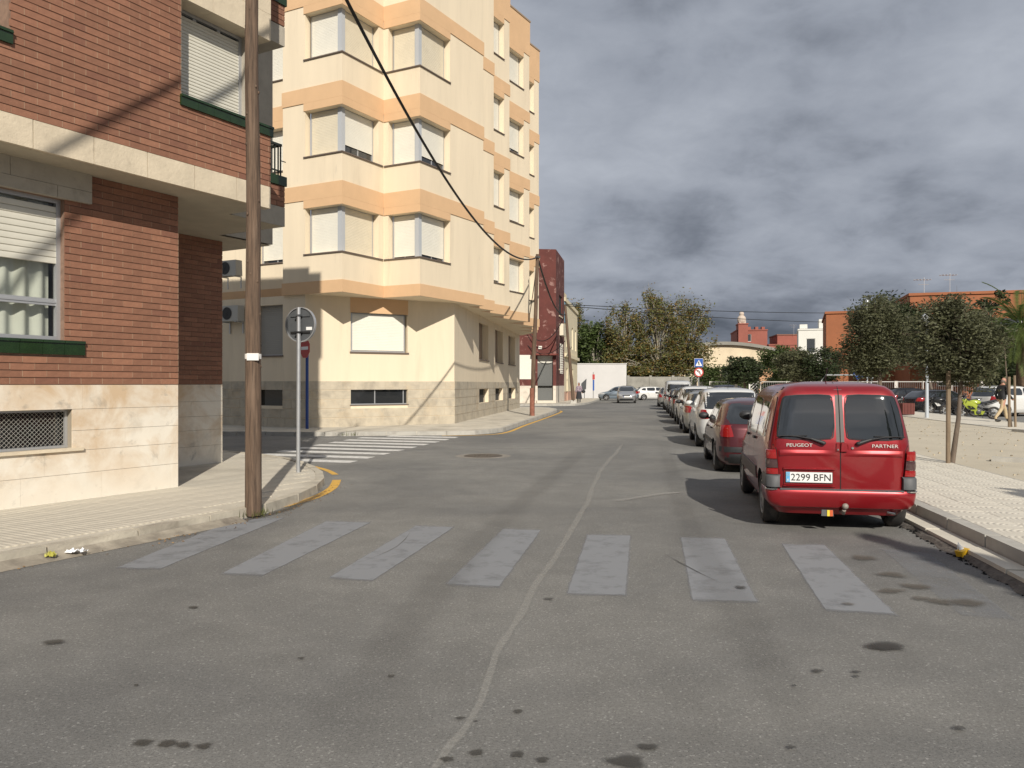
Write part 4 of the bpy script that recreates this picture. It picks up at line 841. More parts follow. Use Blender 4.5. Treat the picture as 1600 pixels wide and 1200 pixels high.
for (x0, z0), (x1, z1) in zip(prof, prof[1:]): m.face([MH @ Vector(p) for p in ((x0, 0, 0), (x1, 0, 0), (x1, 0, z1-.5), (x0, 0, z0-.5))]); m.face([MH @ Vector(p) for p in ((x0, 22, 0), (x0, 22, z0-.5), (x1, 22, z1-.5), (x1, 22, 0))])
m.face([MH @ Vector(p) for p in ((0, 0, 0), (0, 22, 0), (0, 22, 3.5), (0, 0, 3.5))]); m.face([MH @ Vector(p) for p in ((LH, 0, 0), (LH, 22, 0), (LH, 22, 3.5), (LH, 0, 3.5))]); m.build('wall', CRF, hall)
m = MB(); rows = [[MH @ Vector((x, -.6, z-.5)) for x, z in prof], [MH @ Vector((x, -.6, z)) for x, z in prof], [MH @ Vector((x, 22.6, z)) for x, z in prof]]; m.grid(rows); m.build('roof', mat('hall_roof', (.24, .23, .20), .9, .15, .5), hall)
for k in range(5): m = MB(); x = 7+k*4.2; m.box(x, x+1.8, -.03, .05, 2.6, 4.4, M=MH); m.build('window', FGL, hall)
ca = thing('house_behind_wall', 'ochre house gable just showing over the white wall', 'building', (15, 108, 0)); m = MB(); m.box(11.8, 17.6, 106, 112, 0, 5.2); m.build('wall', ORG2, ca); m = MB(); m.box(11.6, 17.8, 105.8, 112.2, 5.2, 5.45); m.build('roof', mat('roof_tile', (.20, .10, .07), .9), ca)
# aerials
def aerial(x, y, z, label, h=2.0):
    m = MB(); m.tube([(x, y, z), (x, y, z+h)], .02, 5)
    for k in range(5): m.tube([(x-.7+.28*k, y-.4, z+h-.2), (x-.7+.28*k, y+.4, z+h-.2)], .02, 4)
    m.tube([(x-.9, y, z+h-.2), (x+.6, y, z+h-.2)], .02, 4); m.tube([(x-.5, y, z+h-.6), (x+.4, y, z+h-.6)], .02, 4); tag(m.build('roof_aerial', mat('aerial_metal', (.5, .5, .5), .5, metal=.5)), label, 'aerial', 'aerials on the far roofs')
aerial(35.2, 68, 9.2, 'thin comb shaped aerial on the long orange roof', 1.6); aerial(37.4, 68, 9.2, 'single upright aerial mast standing on the long orange roof', 2.0); aerial(57, 161, 11.6, 'small aerial on the far red roof', 2.2)
# ------------------------------------------------------------ poles and cables
WOOD = mat('weathered_pole_wood', (.110, .072, .048), .9, .5, 34, .010, 30, stretch=(1, 1, .06), stain=[((.22, .16, .115), 16, .52, .74, .6), ((.03, .02, .014), 26, .55, .72, .8)])
def wood_pole(label, base, top, r0, r1, knots=12):
    t = thing('wooden_pole', label, 'utility pole', base); m = MB(); b, e_ = Vector(base), Vector(top); pts = []; rr_ = []
    for i in range(25):
        u = i/24; p = b.lerp(e_, u)+Vector((noise.noise(Vector((u*4, base[0], 0)))*.03, noise.noise(Vector((u*4, base[0], 5)))*.03, 0)); pts.append(p); rr_.append(r0+(r1-r0)*u)
    m.tube(pts, rr_, 20); m.build('shaft', WOOD, t, smooth=60)
    k = MB()
    for i in range(knots):
        u = rnd.uniform(.04, .75); a = rnd.uniform(0, 6.28); p = b.lerp(e_, u); r = r0+(r1-r0)*u; k.ball((p.x+math.cos(a)*r*.96, p.y+math.sin(a)*r*.96, p.z), .014, .014, .022, 8, 5)
    if knots: k.build('knots', WOOD, t, kind='stuff', smooth=60)
    return t
wp = wood_pole('large weathered wooden pole at the kerb in front of the brick building', (-3.30, 10.2, .02), (-3.36, 10.25, 9.3), .104, .07, 34)
m = MB(); m.lathe([(2.02, .1005), (2.02, .103), (2.085, .103), (2.085, .1005)], 'z', (-3.318, 10.205, 0), 24); m.box(-3.36, -3.21, 10.085, 10.10, 2.0, 2.09); m.build('white_band', mat('white_plastic_band', (.72, .70, .66), .5), wp)
wp2 = wood_pole('slim straight wooden pole at the yellow kerb beside the cream block', (.98, 39.4, .12), (1.27, 39.6, 8.15), .115, .085, 0)
m = MB(); m.lathe([(.1, .125), (.75, .12), (1.5, .118)], 'z', (1.0, 39.4, 0), 16); m.build('rusty_foot', mat('red_brown_foot', (.22, .09, .06), .9, .3, 8), wp2)
m = MB(); m.box(1.15, 1.4, 39.45, 39.6, 7.95, 8.05); m.build('cable_clamp', mat('ac_dark', (.03, .03, .03), .6), wp2)
wp3 = wood_pole('leaning wooden pole in front of the dark red house', (4.94, 64, .1), (4.28, 64.1, 8.1), .14, .10, 0)
m = MB(); m.box(4.65, 5.2, 63.8, 64.2, .1, .4, taper=.08); m.build('concrete_foot', KERB, wp3)
CAB = mat('black_cable', (.012, .012, .012), .6)
def cable(label, a, b, sag, r, n=30, grp=None):
    a, b = Vector(a), Vector(b); m = MB(); m.tube([a.lerp(b, i/n)-Vector((0, 0, 4*sag*(i/n)*(1-i/n))) for i in range(n+1)], r, 6); return tag(m.build('cable', CAB, smooth=60), label, 'cable', grp)
cable('thick black bundled cable sagging across the sky from upper left to the slim pole', (-3.28, 10.25, 9.0), (1.26, 39.55, 8.0), 1.86, .034, 44)
cable('black cable dropping from the slim pole to the leaning pole', (1.27, 39.6, 8.0), (4.3, 64, 7.3), .9, .05)
cable('thin cable from the leaning pole along the cream house', (4.3, 64, 7.5), (5.6, 75, 5.2), 1.2, .035)
cable('looping cable hanging across the dark red house front', (1.2, 65.6, 6.2), (4.2, 64.4, 7.1), 1.4, .035); cable('lower looping cable on the dark red house front', (1.3, 65.9, 4.9), (4.3, 64.4, 5.2), .9, .03)
cable('lower one of two thin wires crossing the far sky', (4.3, 64, 8.0), (70, 118, 11.5), 1.0, .03, grp=None); cable('upper one of two thin wires crossing the far sky', (4.3, 64, 8.1), (72, 112, 12.6), .8, .03)
cable('short cable stretched over the cream block soffit corner', (1.27, 39.6, 7.9), (.9, 41.3, 5.2), .1, .02)
cable('off-frame thick cable passing high over the brick building, shading its front', (-7.6, -13, 5.9), (-1.9, 9.6, 12.4), .05, .045)
# ------------------------------------------------------------ signs
GALV = mat('galvanised_steel', (.50, .51, .52), .35, .08, 8, metal=.6); SIGNB = mat('sign_back_grey', (.075, .08, .085), .5, .1, 6); SRED = mat('sign_red', (.40, .03, .025), .45); SWH = mat('sign_white', (.75, .75, .73), .45); SBL = mat('sign_blue', (.01, .07, .32), .4); SBK = mat('sign_black', (.015, .015, .015), .5)
sg = thing('round_sign', 'round traffic sign seen from its grey back on a pale steel post', 'road sign', (-3.80, 14.15, .125))
m = MB(); m.tube([(-3.80, 14.15, .12), (-3.79, 14.15, 3.06)], .036, 16); m.build('post', GALV, sg, smooth=60)
DM = Matrix.Translation((-3.78, 14.20, 2.76)) @ Matrix.Rotation(R(-20), 4, 'Z')
def disc(m, r, y0, y1, n=40, mi=0, M=DM, r0=0):
    rows = [[M @ Vector((rr_*math.cos(2*math.pi*j/n), y, rr_*math.sin(2*math.pi*j/n))) for j in range(n)] for rr_, y in ((r0, y0), (r, y0), (r, y1), (r0, y1))]; m.grid(rows, mi, True)
m = MB(); disc(m, .305, .03, .045); m.build('face', SWH, sg); m = MB(); disc(m, .295, .018, .029); m.build('back_plate', SIGNB, sg)
m = MB(); rows = [[DM @ Vector((a*math.cos(2*math.pi*j/40), y, a*math.sin(2*math.pi*j/40))) for j in range(40)] for a, y in ((.297, .02), (.297, -.008), (.312, -.008), (.312, .046))]; m.grid(rows, 0, True); m.build('rim', GALV, sg)
for z in (-.14, .16):
    m = MB(); m.box(-.20, .20, -.005, .017, z-.018, z+.018, M=DM); m.box(-.055, .055, -.10, -.005, z-.014, z+.014, M=DM); m.build('clamp', SBK if z < 0 else SIGNB, sg)
m = MB(); m.box(.12, .24, .010, .0178, -.10, -.045, M=DM); m.build('sticker', SWH, sg)
ne = thing('no_entry_sign', 'red no entry sign with white bar on a blue post in the alley shade', 'road sign', (-7.18, 27.9, .13)); m = MB(); m.tube([(-7.18, 27.9, .13), (-7.18, 27.9, 3.2)], .055, 10); m.build('post', mat('blue_post', (.02, .06, .24), .5), ne)
NM = Matrix.Translation((-7.22, 27.80, 2.95)) @ Matrix.Rotation(R(-48), 4, 'Z'); m = MB(); disc(m, .36, -.02, 0, 8, M=NM @ Matrix.Rotation(R(22.5), 4, 'Y')); m.build('face', SRED, ne); m = MB(); m.box(-.25, .25, -.026, -.021, -.055, .055, M=NM); m.build('white_bar', SWH, ne)
ts = thing('crossing_sign', 'blue pedestrian crossing sign over a round no left turn sign on one post', 'road sign', (13.6, 58, 0)); m = MB(); m.tube([(13.6, 58.05, 0), (13.6, 58.05, 3.55)], .05, 8); m.build('post', GALV, ts)
m = MB(); m.box(13.3, 13.9, 57.95, 57.99, 2.94, 3.54); m.build('blue_plate', SBL, ts); m = MB(); m.box(13.28, 13.92, 57.992, 58.0, 2.92, 3.56); m.build('white_edge', SWH, ts)
m = MB(); m.face([(13.36, 57.944, 3.02), (13.84, 57.944, 3.02), (13.6, 57.944, 3.46)]); m.build('white_triangle', SWH, ts)
m = MB(); 
for q_ in ([(13.58, 3.36), (13.62, 3.36), (13.62, 3.40), (13.58, 3.40)], [(13.56, 3.2), (13.64, 3.2), (13.63, 3.34), (13.57, 3.34)], [(13.52, 3.06), (13.56, 3.06), (13.61, 3.2), (13.56, 3.2)], [(13.64, 3.06), (13.68, 3.06), (13.64, 3.2), (13.59, 3.2)], [(13.5, 3.22), (13.52, 3.2), (13.60, 3.30), (13.58, 3.33)]): m.face([(a, 57.938, b) for a, b in q_])
m.build('walking_figure', SBK, ts)
TM_ = Matrix.Translation((13.6, 57.97, 2.55)); m = MB(); disc(m, .34, -.02, 0, 32, M=TM_); m.build('red_disc', SRED, ts); m = MB(); disc(m, .25, -.026, -.021, 32, M=TM_); m.build('white_disc', SWH, ts)
m = MB(); m.tube([(13.68, 57.94, 2.38), (13.68, 57.94, 2.58), (13.6, 57.94, 2.66), (13.5, 57.94, 2.66)], .03, 4); m.face([(13.52, 57.93, 2.74), (13.52, 57.93, 2.58), (13.42, 57.93, 2.66)]); m.build('bent_arrow', SBK, ts)
m = MB(); m.tube([(13.42, 57.935, 2.72), (13.78, 57.935, 2.37)], .022, 4); m.build('red_slash', SRED, ts)
ds = thing('arrow_sign', 'round blue sign with white arrow on a grey post before the dark trees', 'road sign', (23.5, 54, 0)); m = MB(); m.tube([(23.5, 54.05, 0), (23.5, 54.05, 2.75)], .045, 8); m.build('post', GALV, ds)
TM_ = Matrix.Translation((23.5, 53.98, 2.38)); m = MB(); disc(m, .36, -.02, 0, 32, M=TM_); m.build('blue_disc', SBL, ds); m = MB(); m.tube([(23.68, 53.95, 2.38), (23.42, 53.95, 2.38)], .04, 4); m.face([(23.42, 53.945, 2.52), (23.42, 53.945, 2.24), (23.26, 53.945, 2.38)]); m.build('white_arrow', SWH, ds)
fs_ = thing('small_end_sign', 'small red and blue sign on a thin post before the white wall', 'road sign', (8.9, 87.2, .1)); m = MB(); m.tube([(8.9, 87.2, .1), (8.9, 87.2, 3.0)], .05, 6); m.build('post', GALV, fs_); m = MB(); m.box(8.8, 9.05, 87.05, 87.15, 2.2, 2.75); m.build('red_plate', SRED, fs_); m = MB(); m.box(8.83, 9.0, 87.05, 87.15, 1.0, 2.15); m.build('blue_plate', SBL, fs_)
bs = thing('leaning_board', 'dark slanted notice board seen nearly edge on by the white wall', 'sign board', (8.0, 87.5, .13)); m = MB(); m.tube([(7.95, 87.5, .13), (7.95, 87.5, 1.4)], .04, 6); m.build('post', SIGNB, bs); m = MB(); m.grid([[(7.55, 87.3, .75), (8.15, 87.6, 1.15)], [(7.6, 87.3, 1.75), (8.2, 87.6, 2.3)]]); m.grid([[(7.55, 87.36, .75), (8.15, 87.66, 1.15)], [(7.6, 87.36, 1.75), (8.2, 87.66, 2.3)]]); m.build('board', SIGNB, bs)
# goal-like bent tube near the arrow sign
m = MB(); m.tube([(20.6, 53, 0), (20.6, 53, 1.95), (20.9, 53, 2.3), (23.3, 53.6, 2.3)], .05, 8); tag(m.build('bent_tube_stand', GALV, smooth=60), 'bent pale tube frame beside the blue arrow sign', 'tube frame')
# ------------------------------------------------------------ lamp posts, bin
def lamp(label, x, y, zb, h, r=.24):
    t = thing('street_lamp', label, 'street lamp', (x, y, zb), group=None); m = MB(); m.tube([(x, y, zb), (x, y, zb+.9), (x, y, h-r)], [.085, .075, .055], 12); m.build('post', mat('pale_grey_paint', (.46, .50, .54), .4, metal=.2), t, smooth=60)
    m = MB(); m.grid([[(x+r*math.sin(math.pi*i/12)*math.cos(2*math.pi*j/16), y+r*math.sin(math.pi*i/12)*math.sin(2*math.pi*j/16), h+r*math.cos(math.pi*i/12)) for j in range(16)] for i in range(0, 7)], 0, True); m.build('top_shade', mat('lamp_silver', (.62, .64, .66), .3, metal=.5), t, smooth=60)
    m = MB(); m.grid([[(x+r*math.sin(math.pi*i/12)*math.cos(2*math.pi*j/16), y+r*math.sin(math.pi*i/12)*math.sin(2*math.pi*j/16), h+r*math.cos(math.pi*i/12)) for j in range(16)] for i in range(6, 13)], 0, True); m.build('globe', mat('lamp_globe', (.5, .55, .57), .15), t, smooth=60)
    m = MB(); m.tube([(x, y, h-r-.1), (x, y, h-r+.03)], .09, 10); m.build('collar', GALV, t)
lamp('globe street lamp on a pale post at the plaza edge, behind the parked red van', 18.5, 35.5, .2, 4.62); lamp('farther globe lamp rising above the round tree crown', 27.2, 61, 0, 8.0, .2); lamp('distant globe lamp among the small trees near the white building', 27.8, 70, 0, 4.2, .34); lamp('short distant globe lamp just over the fence rail', 28.2, 62.5, 0, 2.3, .22)
bn = thing('litter_bin', 'dark red slatted litter bin on the plaza edge beside the van', 'litter bin', (18.95, 38.3, .2)); bm2 = MB(); bm2.box(-.27, .27, -.27, .27, .03, .10); bm2.box(-.25, .25, -.25, .25, .1, .5); bm2.build('inner_box', mat('bin_dark', (.05, .015, .012), .6), bn, world=False)
sl = MB(); sl.box(-.026, .026, -.012, .012, 0, .52); slm = sl.mesh('slat', mat('bin_red_wood', (.13, .03, .022), .6, .2, 9))
for s_ in range(4):
    for k in range(8): a = s_*math.pi/2; c = Matrix.Rotation(a, 4, 'Z') @ Vector((-.245+.07*k, -.275, .06)); link('slat', slm, bn, c, a)
# ------------------------------------------------------------ trees
def foliage(pts, size, col_fn, seed, flat=.5):
    r_ = np.random.default_rng(seed); P = np.array(pts); n = len(P); a = r_.normal(size=(n, 3)); a[:, 2] *= flat; a /= np.linalg.norm(a, axis=1)[:, None]; b = r_.normal(size=(n, 3)); b -= (b*a).sum(1)[:, None]*a; b /= np.linalg.norm(b, axis=1)[:, None]
    s = size*r_.uniform(.6, 1.35, n)[:, None]; q = np.stack([P-a*s, P+b*s*.42, P+a*s, P-b*s*.42], 1).reshape(-1, 3); me = bpy.data.meshes.new('crown')
    me.vertices.add(4*n); me.vertices.foreach_set('co', q.ravel()); me.loops.add(4*n); me.loops.foreach_set('vertex_index', np.arange(4*n)); me.polygons.add(n); me.polygons.foreach_set('loop_start', np.arange(0, 4*n, 4)); me.polygons.foreach_set('loop_total', np.full(n, 4)); me.update()
    at = me.color_attributes.new('Col', 'FLOAT_COLOR', 'CORNER'); c = np.repeat(np.array([col_fn(r_) for _ in range(n)]), 4, axis=0); at.data.foreach_set('color', np.concatenate([c, np.ones((4*n, 1))], 1).ravel()); return me
BARK = mat('tree_bark', (.13, .10, .075), .9, .3, 14, .01, 18, stretch=(1, 1, .25)); BARKP = mat('plane_bark', (.34, .31, .25), .9, .3, 3)
def tree(label, base, crown, n, size, leaf, seed, trunk_r=.06, bark=BARK, clumps=26, spread=.30, colr=None, grp=None, loose=0.0, name='tree', zmin=None, stems=None):
    """crown = (cx, cy, cz, rx, ry, rz) in metres"""
    r_ = random.Random(seed); t = thing(name, label, 'tree', base, group=grp); cx_, cy_, cz_, rx, ry, rz = crown; C = []
    for i in range(clumps):
        while True:
            v = Vector((r_.uniform(-1, 1), r_.uniform(-1, 1), r_.uniform(-1, 1)))
            if .2 < v.length < 1: break
        v *= (.55+.45*r_.random())/max(v.length, .5) if v.length < .55 else 1; C.append((Vector((cx_+v.x*rx*.86, cy_+v.y*ry*.86, cz_+v.z*rz*.86)), r_.uniform(.6, 1.35)))
    m = MB(); b0 = Vector(base); fork = Vector((cx_, cy_, cz_-rz*.62)) if cz_-rz*.62 > b0.z+.4 else b0+Vector((0, 0, .8))
    for k, (dx, dy, rr_) in enumerate(stems or [(0, 0, 1)]):
        m.tube([b0+Vector((dx, dy, 0)), b0.lerp(fork, .5)+Vector((dx*.6+r_.uniform(-.04, .04), dy, 0)), fork], [trunk_r*1.25*rr_, trunk_r*rr_, trunk_r*.8*rr_], 9)
    for c, s in C:
        mid = fork.lerp(c, .5)+Vector((0, 0, rz*.12)); m.tube([fork, mid, c], [trunk_r*.42, trunk_r*.24, trunk_r*.08], 5, cap=False)
        for j in range(3): e_ = c+Vector((r_.gauss(0, 1)*rx, r_.gauss(0, 1)*ry, r_.gauss(.2, 1)*rz))*spread*.8; m.tube([mid.lerp(c, .6), e_], [trunk_r*.12, trunk_r*.04], 4, cap=False)
    m.build('trunk', bark, t, smooth=70); pts = []; tot = sum(s for _, s in C)
    for c, s in C:
        k = int(n*s/tot)
        for _ in range(k):
            gg = lambda: max(-1.75, min(1.75, r_.gauss(0, 1))); p = c+Vector((gg()*rx, gg()*ry, gg()*rz))*spread*s*.55*(1 if r_.random() > loose else 1.9)
            if zmin and p.z < zmin: p.z = zmin+r_.random()*.4
            pts.append(tuple(p-b0))
    cf = colr or (lambda q: np.array([1, 1, 1])*q.uniform(.55, 1.45))
    me = foliage(pts, size, cf, seed); me.materials.append(leaf); o = bpy.data.objects.new('crown', me); sc.collection.objects.link(o); o.parent = t; return t
OAK = leaf_mat('evergreen_leaf', (.100, .105, .056)); DKL = leaf_mat('dark_leaf', (.036, .050, .020), .25); PLN = leaf_mat('autumn_plane_leaf', (.165, .150, .060)); GRN = leaf_mat('mid_green_leaf', (.075, .105, .032))
def autumn(q): 
    k = q.uniform(.5, 1.5); return np.array([1.25, .92, .7])*k if q.random() < .35 else np.array([.85, 1.0, .9])*k
tree('small evergreen plaza tree with two thin stems, nearest to the red van', (8.40, 15.2, .19), (8.58, 15.2, 2.44, .80, .82, .90), 24000, .036, OAK, 11, .042, clumps=42, spread=.30, grp=None, stems=[(0, 0, 1)], name='plaza_tree')
st_ = MB(); st_.tube([(8.27, 15.1, .19), (8.29, 15.12, 1.95)], .042, 8); tag(st_.build('tree_stake', mat('stake_wood', (.20, .15, .10), .9, .3, 10, stretch=(1, 1, .2))), 'round wooden stake tied against the nearest plaza tree', 'tree stake')
tree('round bushy evergreen tree just right of the red van roof', (17.2, 37, .19), (17.05, 37, 3.7, 1.85, 1.7, 1.95), 30000, .07, OAK, 12, .09, clumps=48, spread=.28, name='plaza_tree')
tree('slender leafless sapling between two stakes beside the walking man', (17.45, 27.8, .19), (17.2, 27.8, 3.2, .35, .3, .35), 60, .03, OAK, 13, .022, clumps=4, spread=.5, name='sapling')
st_ = MB(); st_.tube([(17.58, 27.8, .19), (17.55, 27.8, 2.0)], .04, 7); tag(st_.build('tree_stake', mat('stake_wood', (.20, .15, .10))), 'right hand wooden stake beside the leafless sapling', 'tree stake')
st_ = MB(); st_.tube([(17.3, 27.7, .19), (17.33, 27.75, 1.95)], .045, 7); tag(st_.build('tree_stake', mat('stake_wood', (.20, .15, .10))), 'left hand wooden stake in front of the leafless sapling', 'tree stake')
for i, (lb, b, c, n_, sz, mt_) in enumerate([
 ('small dark tree with thin trunk before the arched hall', (17.6, 60, 0), (17.5, 60, 2.7, 1.7, 1.6, 1.05), 6000, .12, DKL),
 ('small tree behind the dark parked car, left of the orange wall', (20.0, 56, 0), (19.9, 56, 2.9, 1.4, 1.4, 1.2), 6000, .11, OAK),
 ('bushy green tree between the red towers and white building', (22.4, 66, 0), (22.4, 66, 3.5, 2.1, 1.9, 1.6), 7000, .12, GRN),
 ('dark tree in front of the orange block left side', (22.2, 55, 0), (21.6, 55, 3.0, 1.6, 1.6, 1.5), 6500, .10, DKL),
 ('tall dark tree behind the round tree, showing above it', (28.3, 62, 0), (29.3, 63, 5.9, 3.0, 2.4, 2.6), 9000, .13, DKL),
 ('dark tree right of the near lamp globe', (33.0, 62, 0), (32.4, 63, 5.9, 2.9, 2.5, 2.7), 9000, .13, DKL),
 ('broad dark tree behind the nearest plaza tree', (36.5, 61, 0), (36.2, 62, 5.0, 3.2, 2.5, 2.6), 9000, .14, DKL),
 ('dark shade tree behind the white car', (41, 61, 0), (40.5, 62, 3.3, 3.6, 2.5, 2.2), 9000, .14, DKL),
 ('low dark tree filling the gap under the palm', (32, 52, 0), (32.2, 52, 2.6, 2.4, 1.8, 1.3), 7000, .11, DKL)]):
    tree(lb, b, c, n_, sz, mt_, 30+i, .10, clumps=30, spread=.32, name='street_tree')
# tall twiggy tree over the orange roof
tree('nearly bare tree with a few leaf tufts over the orange roof', (33.6, 58, 0), (34.2, 58, 7.3, 2.4, 1.5, 1.6), 1300, .13, DKL, 51, .10, clumps=16, spread=.14, name='bare_tree')
def plane(lb, b, c, n_, seed, mt_=PLN, col=autumn, sz=.15, cl=75, sp=.15): tree(lb, b, c, int(n_*1.15), sz, mt_, seed, .22, BARKP, clumps=cl, spread=sp, colr=col, loose=.25, name='plane_tree')
plane('tall thin crowned plane tree, left of the far group', (13.6, 97, 0), (13.8, 97, 6.9, 3.2, 2.6, 5.2), 8000, 61)
plane('tallest autumn plane tree in the middle of the far group', (17.6, 95, 0), (17.6, 96, 7.9, 3.6, 2.8, 6.0), 9000, 62)
plane('wide sparse plane tree, right of the far group', (21.2, 97, 0), (21.4, 97, 7.4, 3.8, 2.8, 5.4), 8000, 63)
plane('low spreading plane branches over the grey wall', (16.5, 96, 0), (17.5, 95.2, 4.4, 7.0, 2.2, 2.6), 11000, 64, cl=50)
plane('olive tree mass beyond the white wall, greener than the planes', (10.2, 100, 0), (10.3, 99, 5.6, 3.4, 2.6, 4.2), 9000, 65, GRN, None, .2, 50)
plane('yellowing tree showing past the cream house roof', (7.6, 104, 0), (7.6, 103, 8.6, 2.6, 2.4, 4.4), 7000, 66)
plane('dark green tree right behind the cream house', (8.4, 106, 0), (9.4, 105, 5.0, 3.4, 2.4, 3.8), 7000, 67, DKL, None, .22, 40)
tree('dark clipped shrub mass under the arched hall', (24.5, 90, 0), (24.5, 90, 2.3, 5.0, 2.0, 1.8), 9000, .15, GRN, 71, .08, clumps=40, spread=.28, name='shrub')
tree('low dark shrub beside the low orange building', (26, 78, 0), (27.5, 78.5, 1.7, 3.6, 1.5, 1.4), 6000, .14, DKL, 72, .08, clumps=30, spread=.3, name='shrub')
for i, (x, y, s, lb) in enumerate([(5.2, -1.6, 1, 'slim cypress standing on the pavement behind the camera'), (7.96, 1.74, 1.03, 'taller cypress standing on the plaza behind the camera')]):
    tree(lb, (x+.8, y, .2), (x+.8, y, 3.3*s, .40*s, .40*s, 2.9*s), 26000, .12, DKL, 80+i, .07, clumps=40, spread=.22, name='cypress')
# palm
pl_ = thing('palm_tree', 'date palm with long arching fronds at the right edge', 'tree', (29.4, 46, .0)); m = MB(); m.tube([(29.4, 46, 0), (29.45, 46, 2.4), (29.5, 46, 4.9)], [.34, .28, .30], 12); m.build('trunk', mat('palm_trunk', (.12, .08, .05), .95, .4, 9, .02, 10), pl_, smooth=70)
PL = leaf_mat('palm_leaflet', (.085, .125, .040), .3); c0 = Vector((29.5, 46, 5.0)); r_ = random.Random(9)
for i in range(44):
    az = i*2.399+r_.uniform(-.2, .2); el = R(78-120*((i/44)**.9)); L = r_.uniform(3.0, 3.9); pts = [c0]; d = Vector((math.cos(az)*math.cos(el), math.sin(az)*math.cos(el), math.sin(el)))
    for k in range(12): pts.append(pts[-1]+d*L/12); d = (d+Vector((0, 0, -.13))).normalized()
    m = MB(); m.tube(pts, [.03*(1-k/14) for k in range(13)], 4, cap=False); s_ = r_.uniform(.7, 1.3)
    for k in range(2, 12):
        for h in range(4):
            p = pts[k].lerp(pts[k+1] if k < 12 else pts[k], h/4); t_ = (pts[min(k+1, 12)]-pts[k-1]).normalized(); sd_ = t_.cross(Vector((0, 0, 1))).normalized(); up_ = sd_.cross(t_)
            for sg_ in (1, -1):
                dd = (sd_*sg_+t_*.7+up_*.15+Vector((0, 0, -.35))).normalized()*.55*math.sin(math.pi*(k+h/4)/13)**.5; v_ = s_*r_.uniform(.7, 1.2); m.col = (v_*1.1, v_, v_*.8); m.face([p-t_*.02, p+dd*.5+up_*.01, p+dd, p+dd*.5-t_*.06])
    m.build('frond', PL, pl_, colors=True)
# ------------------------------------------------------------ people
def person(label, loc, bearing, joints, edges, radii, regions, mats, extras=None):
    """one skinned body; regions(p) -> material index"""
    t = thing('person', label, 'person', loc, bearing); me = bpy.data.meshes.new('body'); me.from_pydata(joints, edges, []); o = bpy.data.objects.new('body', me); sc.collection.objects.link(o)
    md = o.modifiers.new('skin', 'SKIN'); md.use_smooth_shade = True; ss = o.modifiers.new('sub', 'SUBSURF'); ss.levels = 2; ss.render_levels = 2
    for i, rr_ in enumerate(radii): me.skin_vertices[0].data[i].radius = rr_ if isinstance(rr_, tuple) else (rr_, rr_)
    me.skin_vertices[0].data[0].use_root = True
    ev = o.evaluated_get(bpy.context.evaluated_depsgraph_get()); nm = bpy.data.meshes.new_from_object(ev); o.modifiers.clear(); o.data = nm; nm.materials.clear()
    for x in mats: nm.materials.append(x)
    for p in nm.polygons: p.material_index = regions(p.center); p.use_smooth = True
    o.parent = t; return t
SKIN = mat('skin', (.42, .22, .15), .6); BEI = mat('beige_trousers', (.46, .36, .22), .9, .1, 8); BLK = mat('black_jacket', (.018, .018, .02), .8); SHOE = mat('black_shoe', (.02, .018, .016), .5); GREYH = mat('grey_hair', (.16, .13, .11), .9); PATT = mat('patterned_blouse', (.28, .22, .26), .9, .8, 14); DSK = mat('dark_skirt', (.025, .025, .03), .9)
J = [(0, 0, .93), (0, 0, 1.15), (.02, 0, 1.36), (.04, 0, 1.47), (.07, 0, 1.56), (.09, 0, 1.66), # pelvis..head
     (0, .10, .90), (.22, .10, .52), (.30, .10, .13), (.44, .10, .06), (0, -.10, .90), (-.12, -.10, .50), (-.40, -.10, .16), (-.30, -.10, .05),
     (.02, .19, 1.37), (-.08, .25, 1.10), (.04, .27, .88), (.10, .27, .80), (.02, -.19, 1.37), (.06, -.25, 1.10), (.24, -.24, .93), (.30, -.23, .86)]
E_J = [(0, 1), (1, 2), (2, 3), (3, 4), (4, 5), (0, 6), (6, 7), (7, 8), (8, 9), (0, 10), (10, 11), (11, 12), (12, 13), (2, 14), (14, 15), (15, 16), (16, 17), (2, 18), (18, 19), (19, 20), (20, 21)]
RJ = [(.14, .15), (.13, .15), (.13, .16), .065, .085, .075, .10, .075, .055, .045, .10, .075, .055, .045, .075, .055, .045, .04, .075, .055, .045, .04]
def rg_man(p):
    if p.z > 1.46: return 0
    if abs(p.y) > .17 and p.z < .90: return 0
    if p.z > .88: return 2
    if p.z > .12: return 1
    return 3
mn = person('bald man walking right in black jacket and beige trousers', (19.45, 31.6, .2), 80, J, E_J, RJ, rg_man, [SKIN, BEI, BLK, SHOE])
m = MB(); m.ball((.085, 0, 1.63), .095, .08, .12, 14, 10); m.ball((.17, 0, 1.62), .025, .018, .03, 8, 6); m.ball((.08, .085, 1.62), .02, .015, .03, 8, 6); m.ball((.08, -.085, 1.62), .02, .015, .03, 8, 6); m.build('head', SKIN, mn, world=False, smooth=80)
m = MB(); m.ball((.165, .032, 1.65), .012, .014, .010, 8, 6); m.ball((.165, -.032, 1.65), .012, .014, .010, 8, 6); m.box(.168, .178, -.03, .03, 1.57, 1.58); m.build('eyes_and_mouth', BLK, mn, world=False)
m = MB(); m.ball((.045, 0, 1.60), .085, .086, .075, 12, 8); m.build('hair', GREYH, mn, world=False, smooth=80)
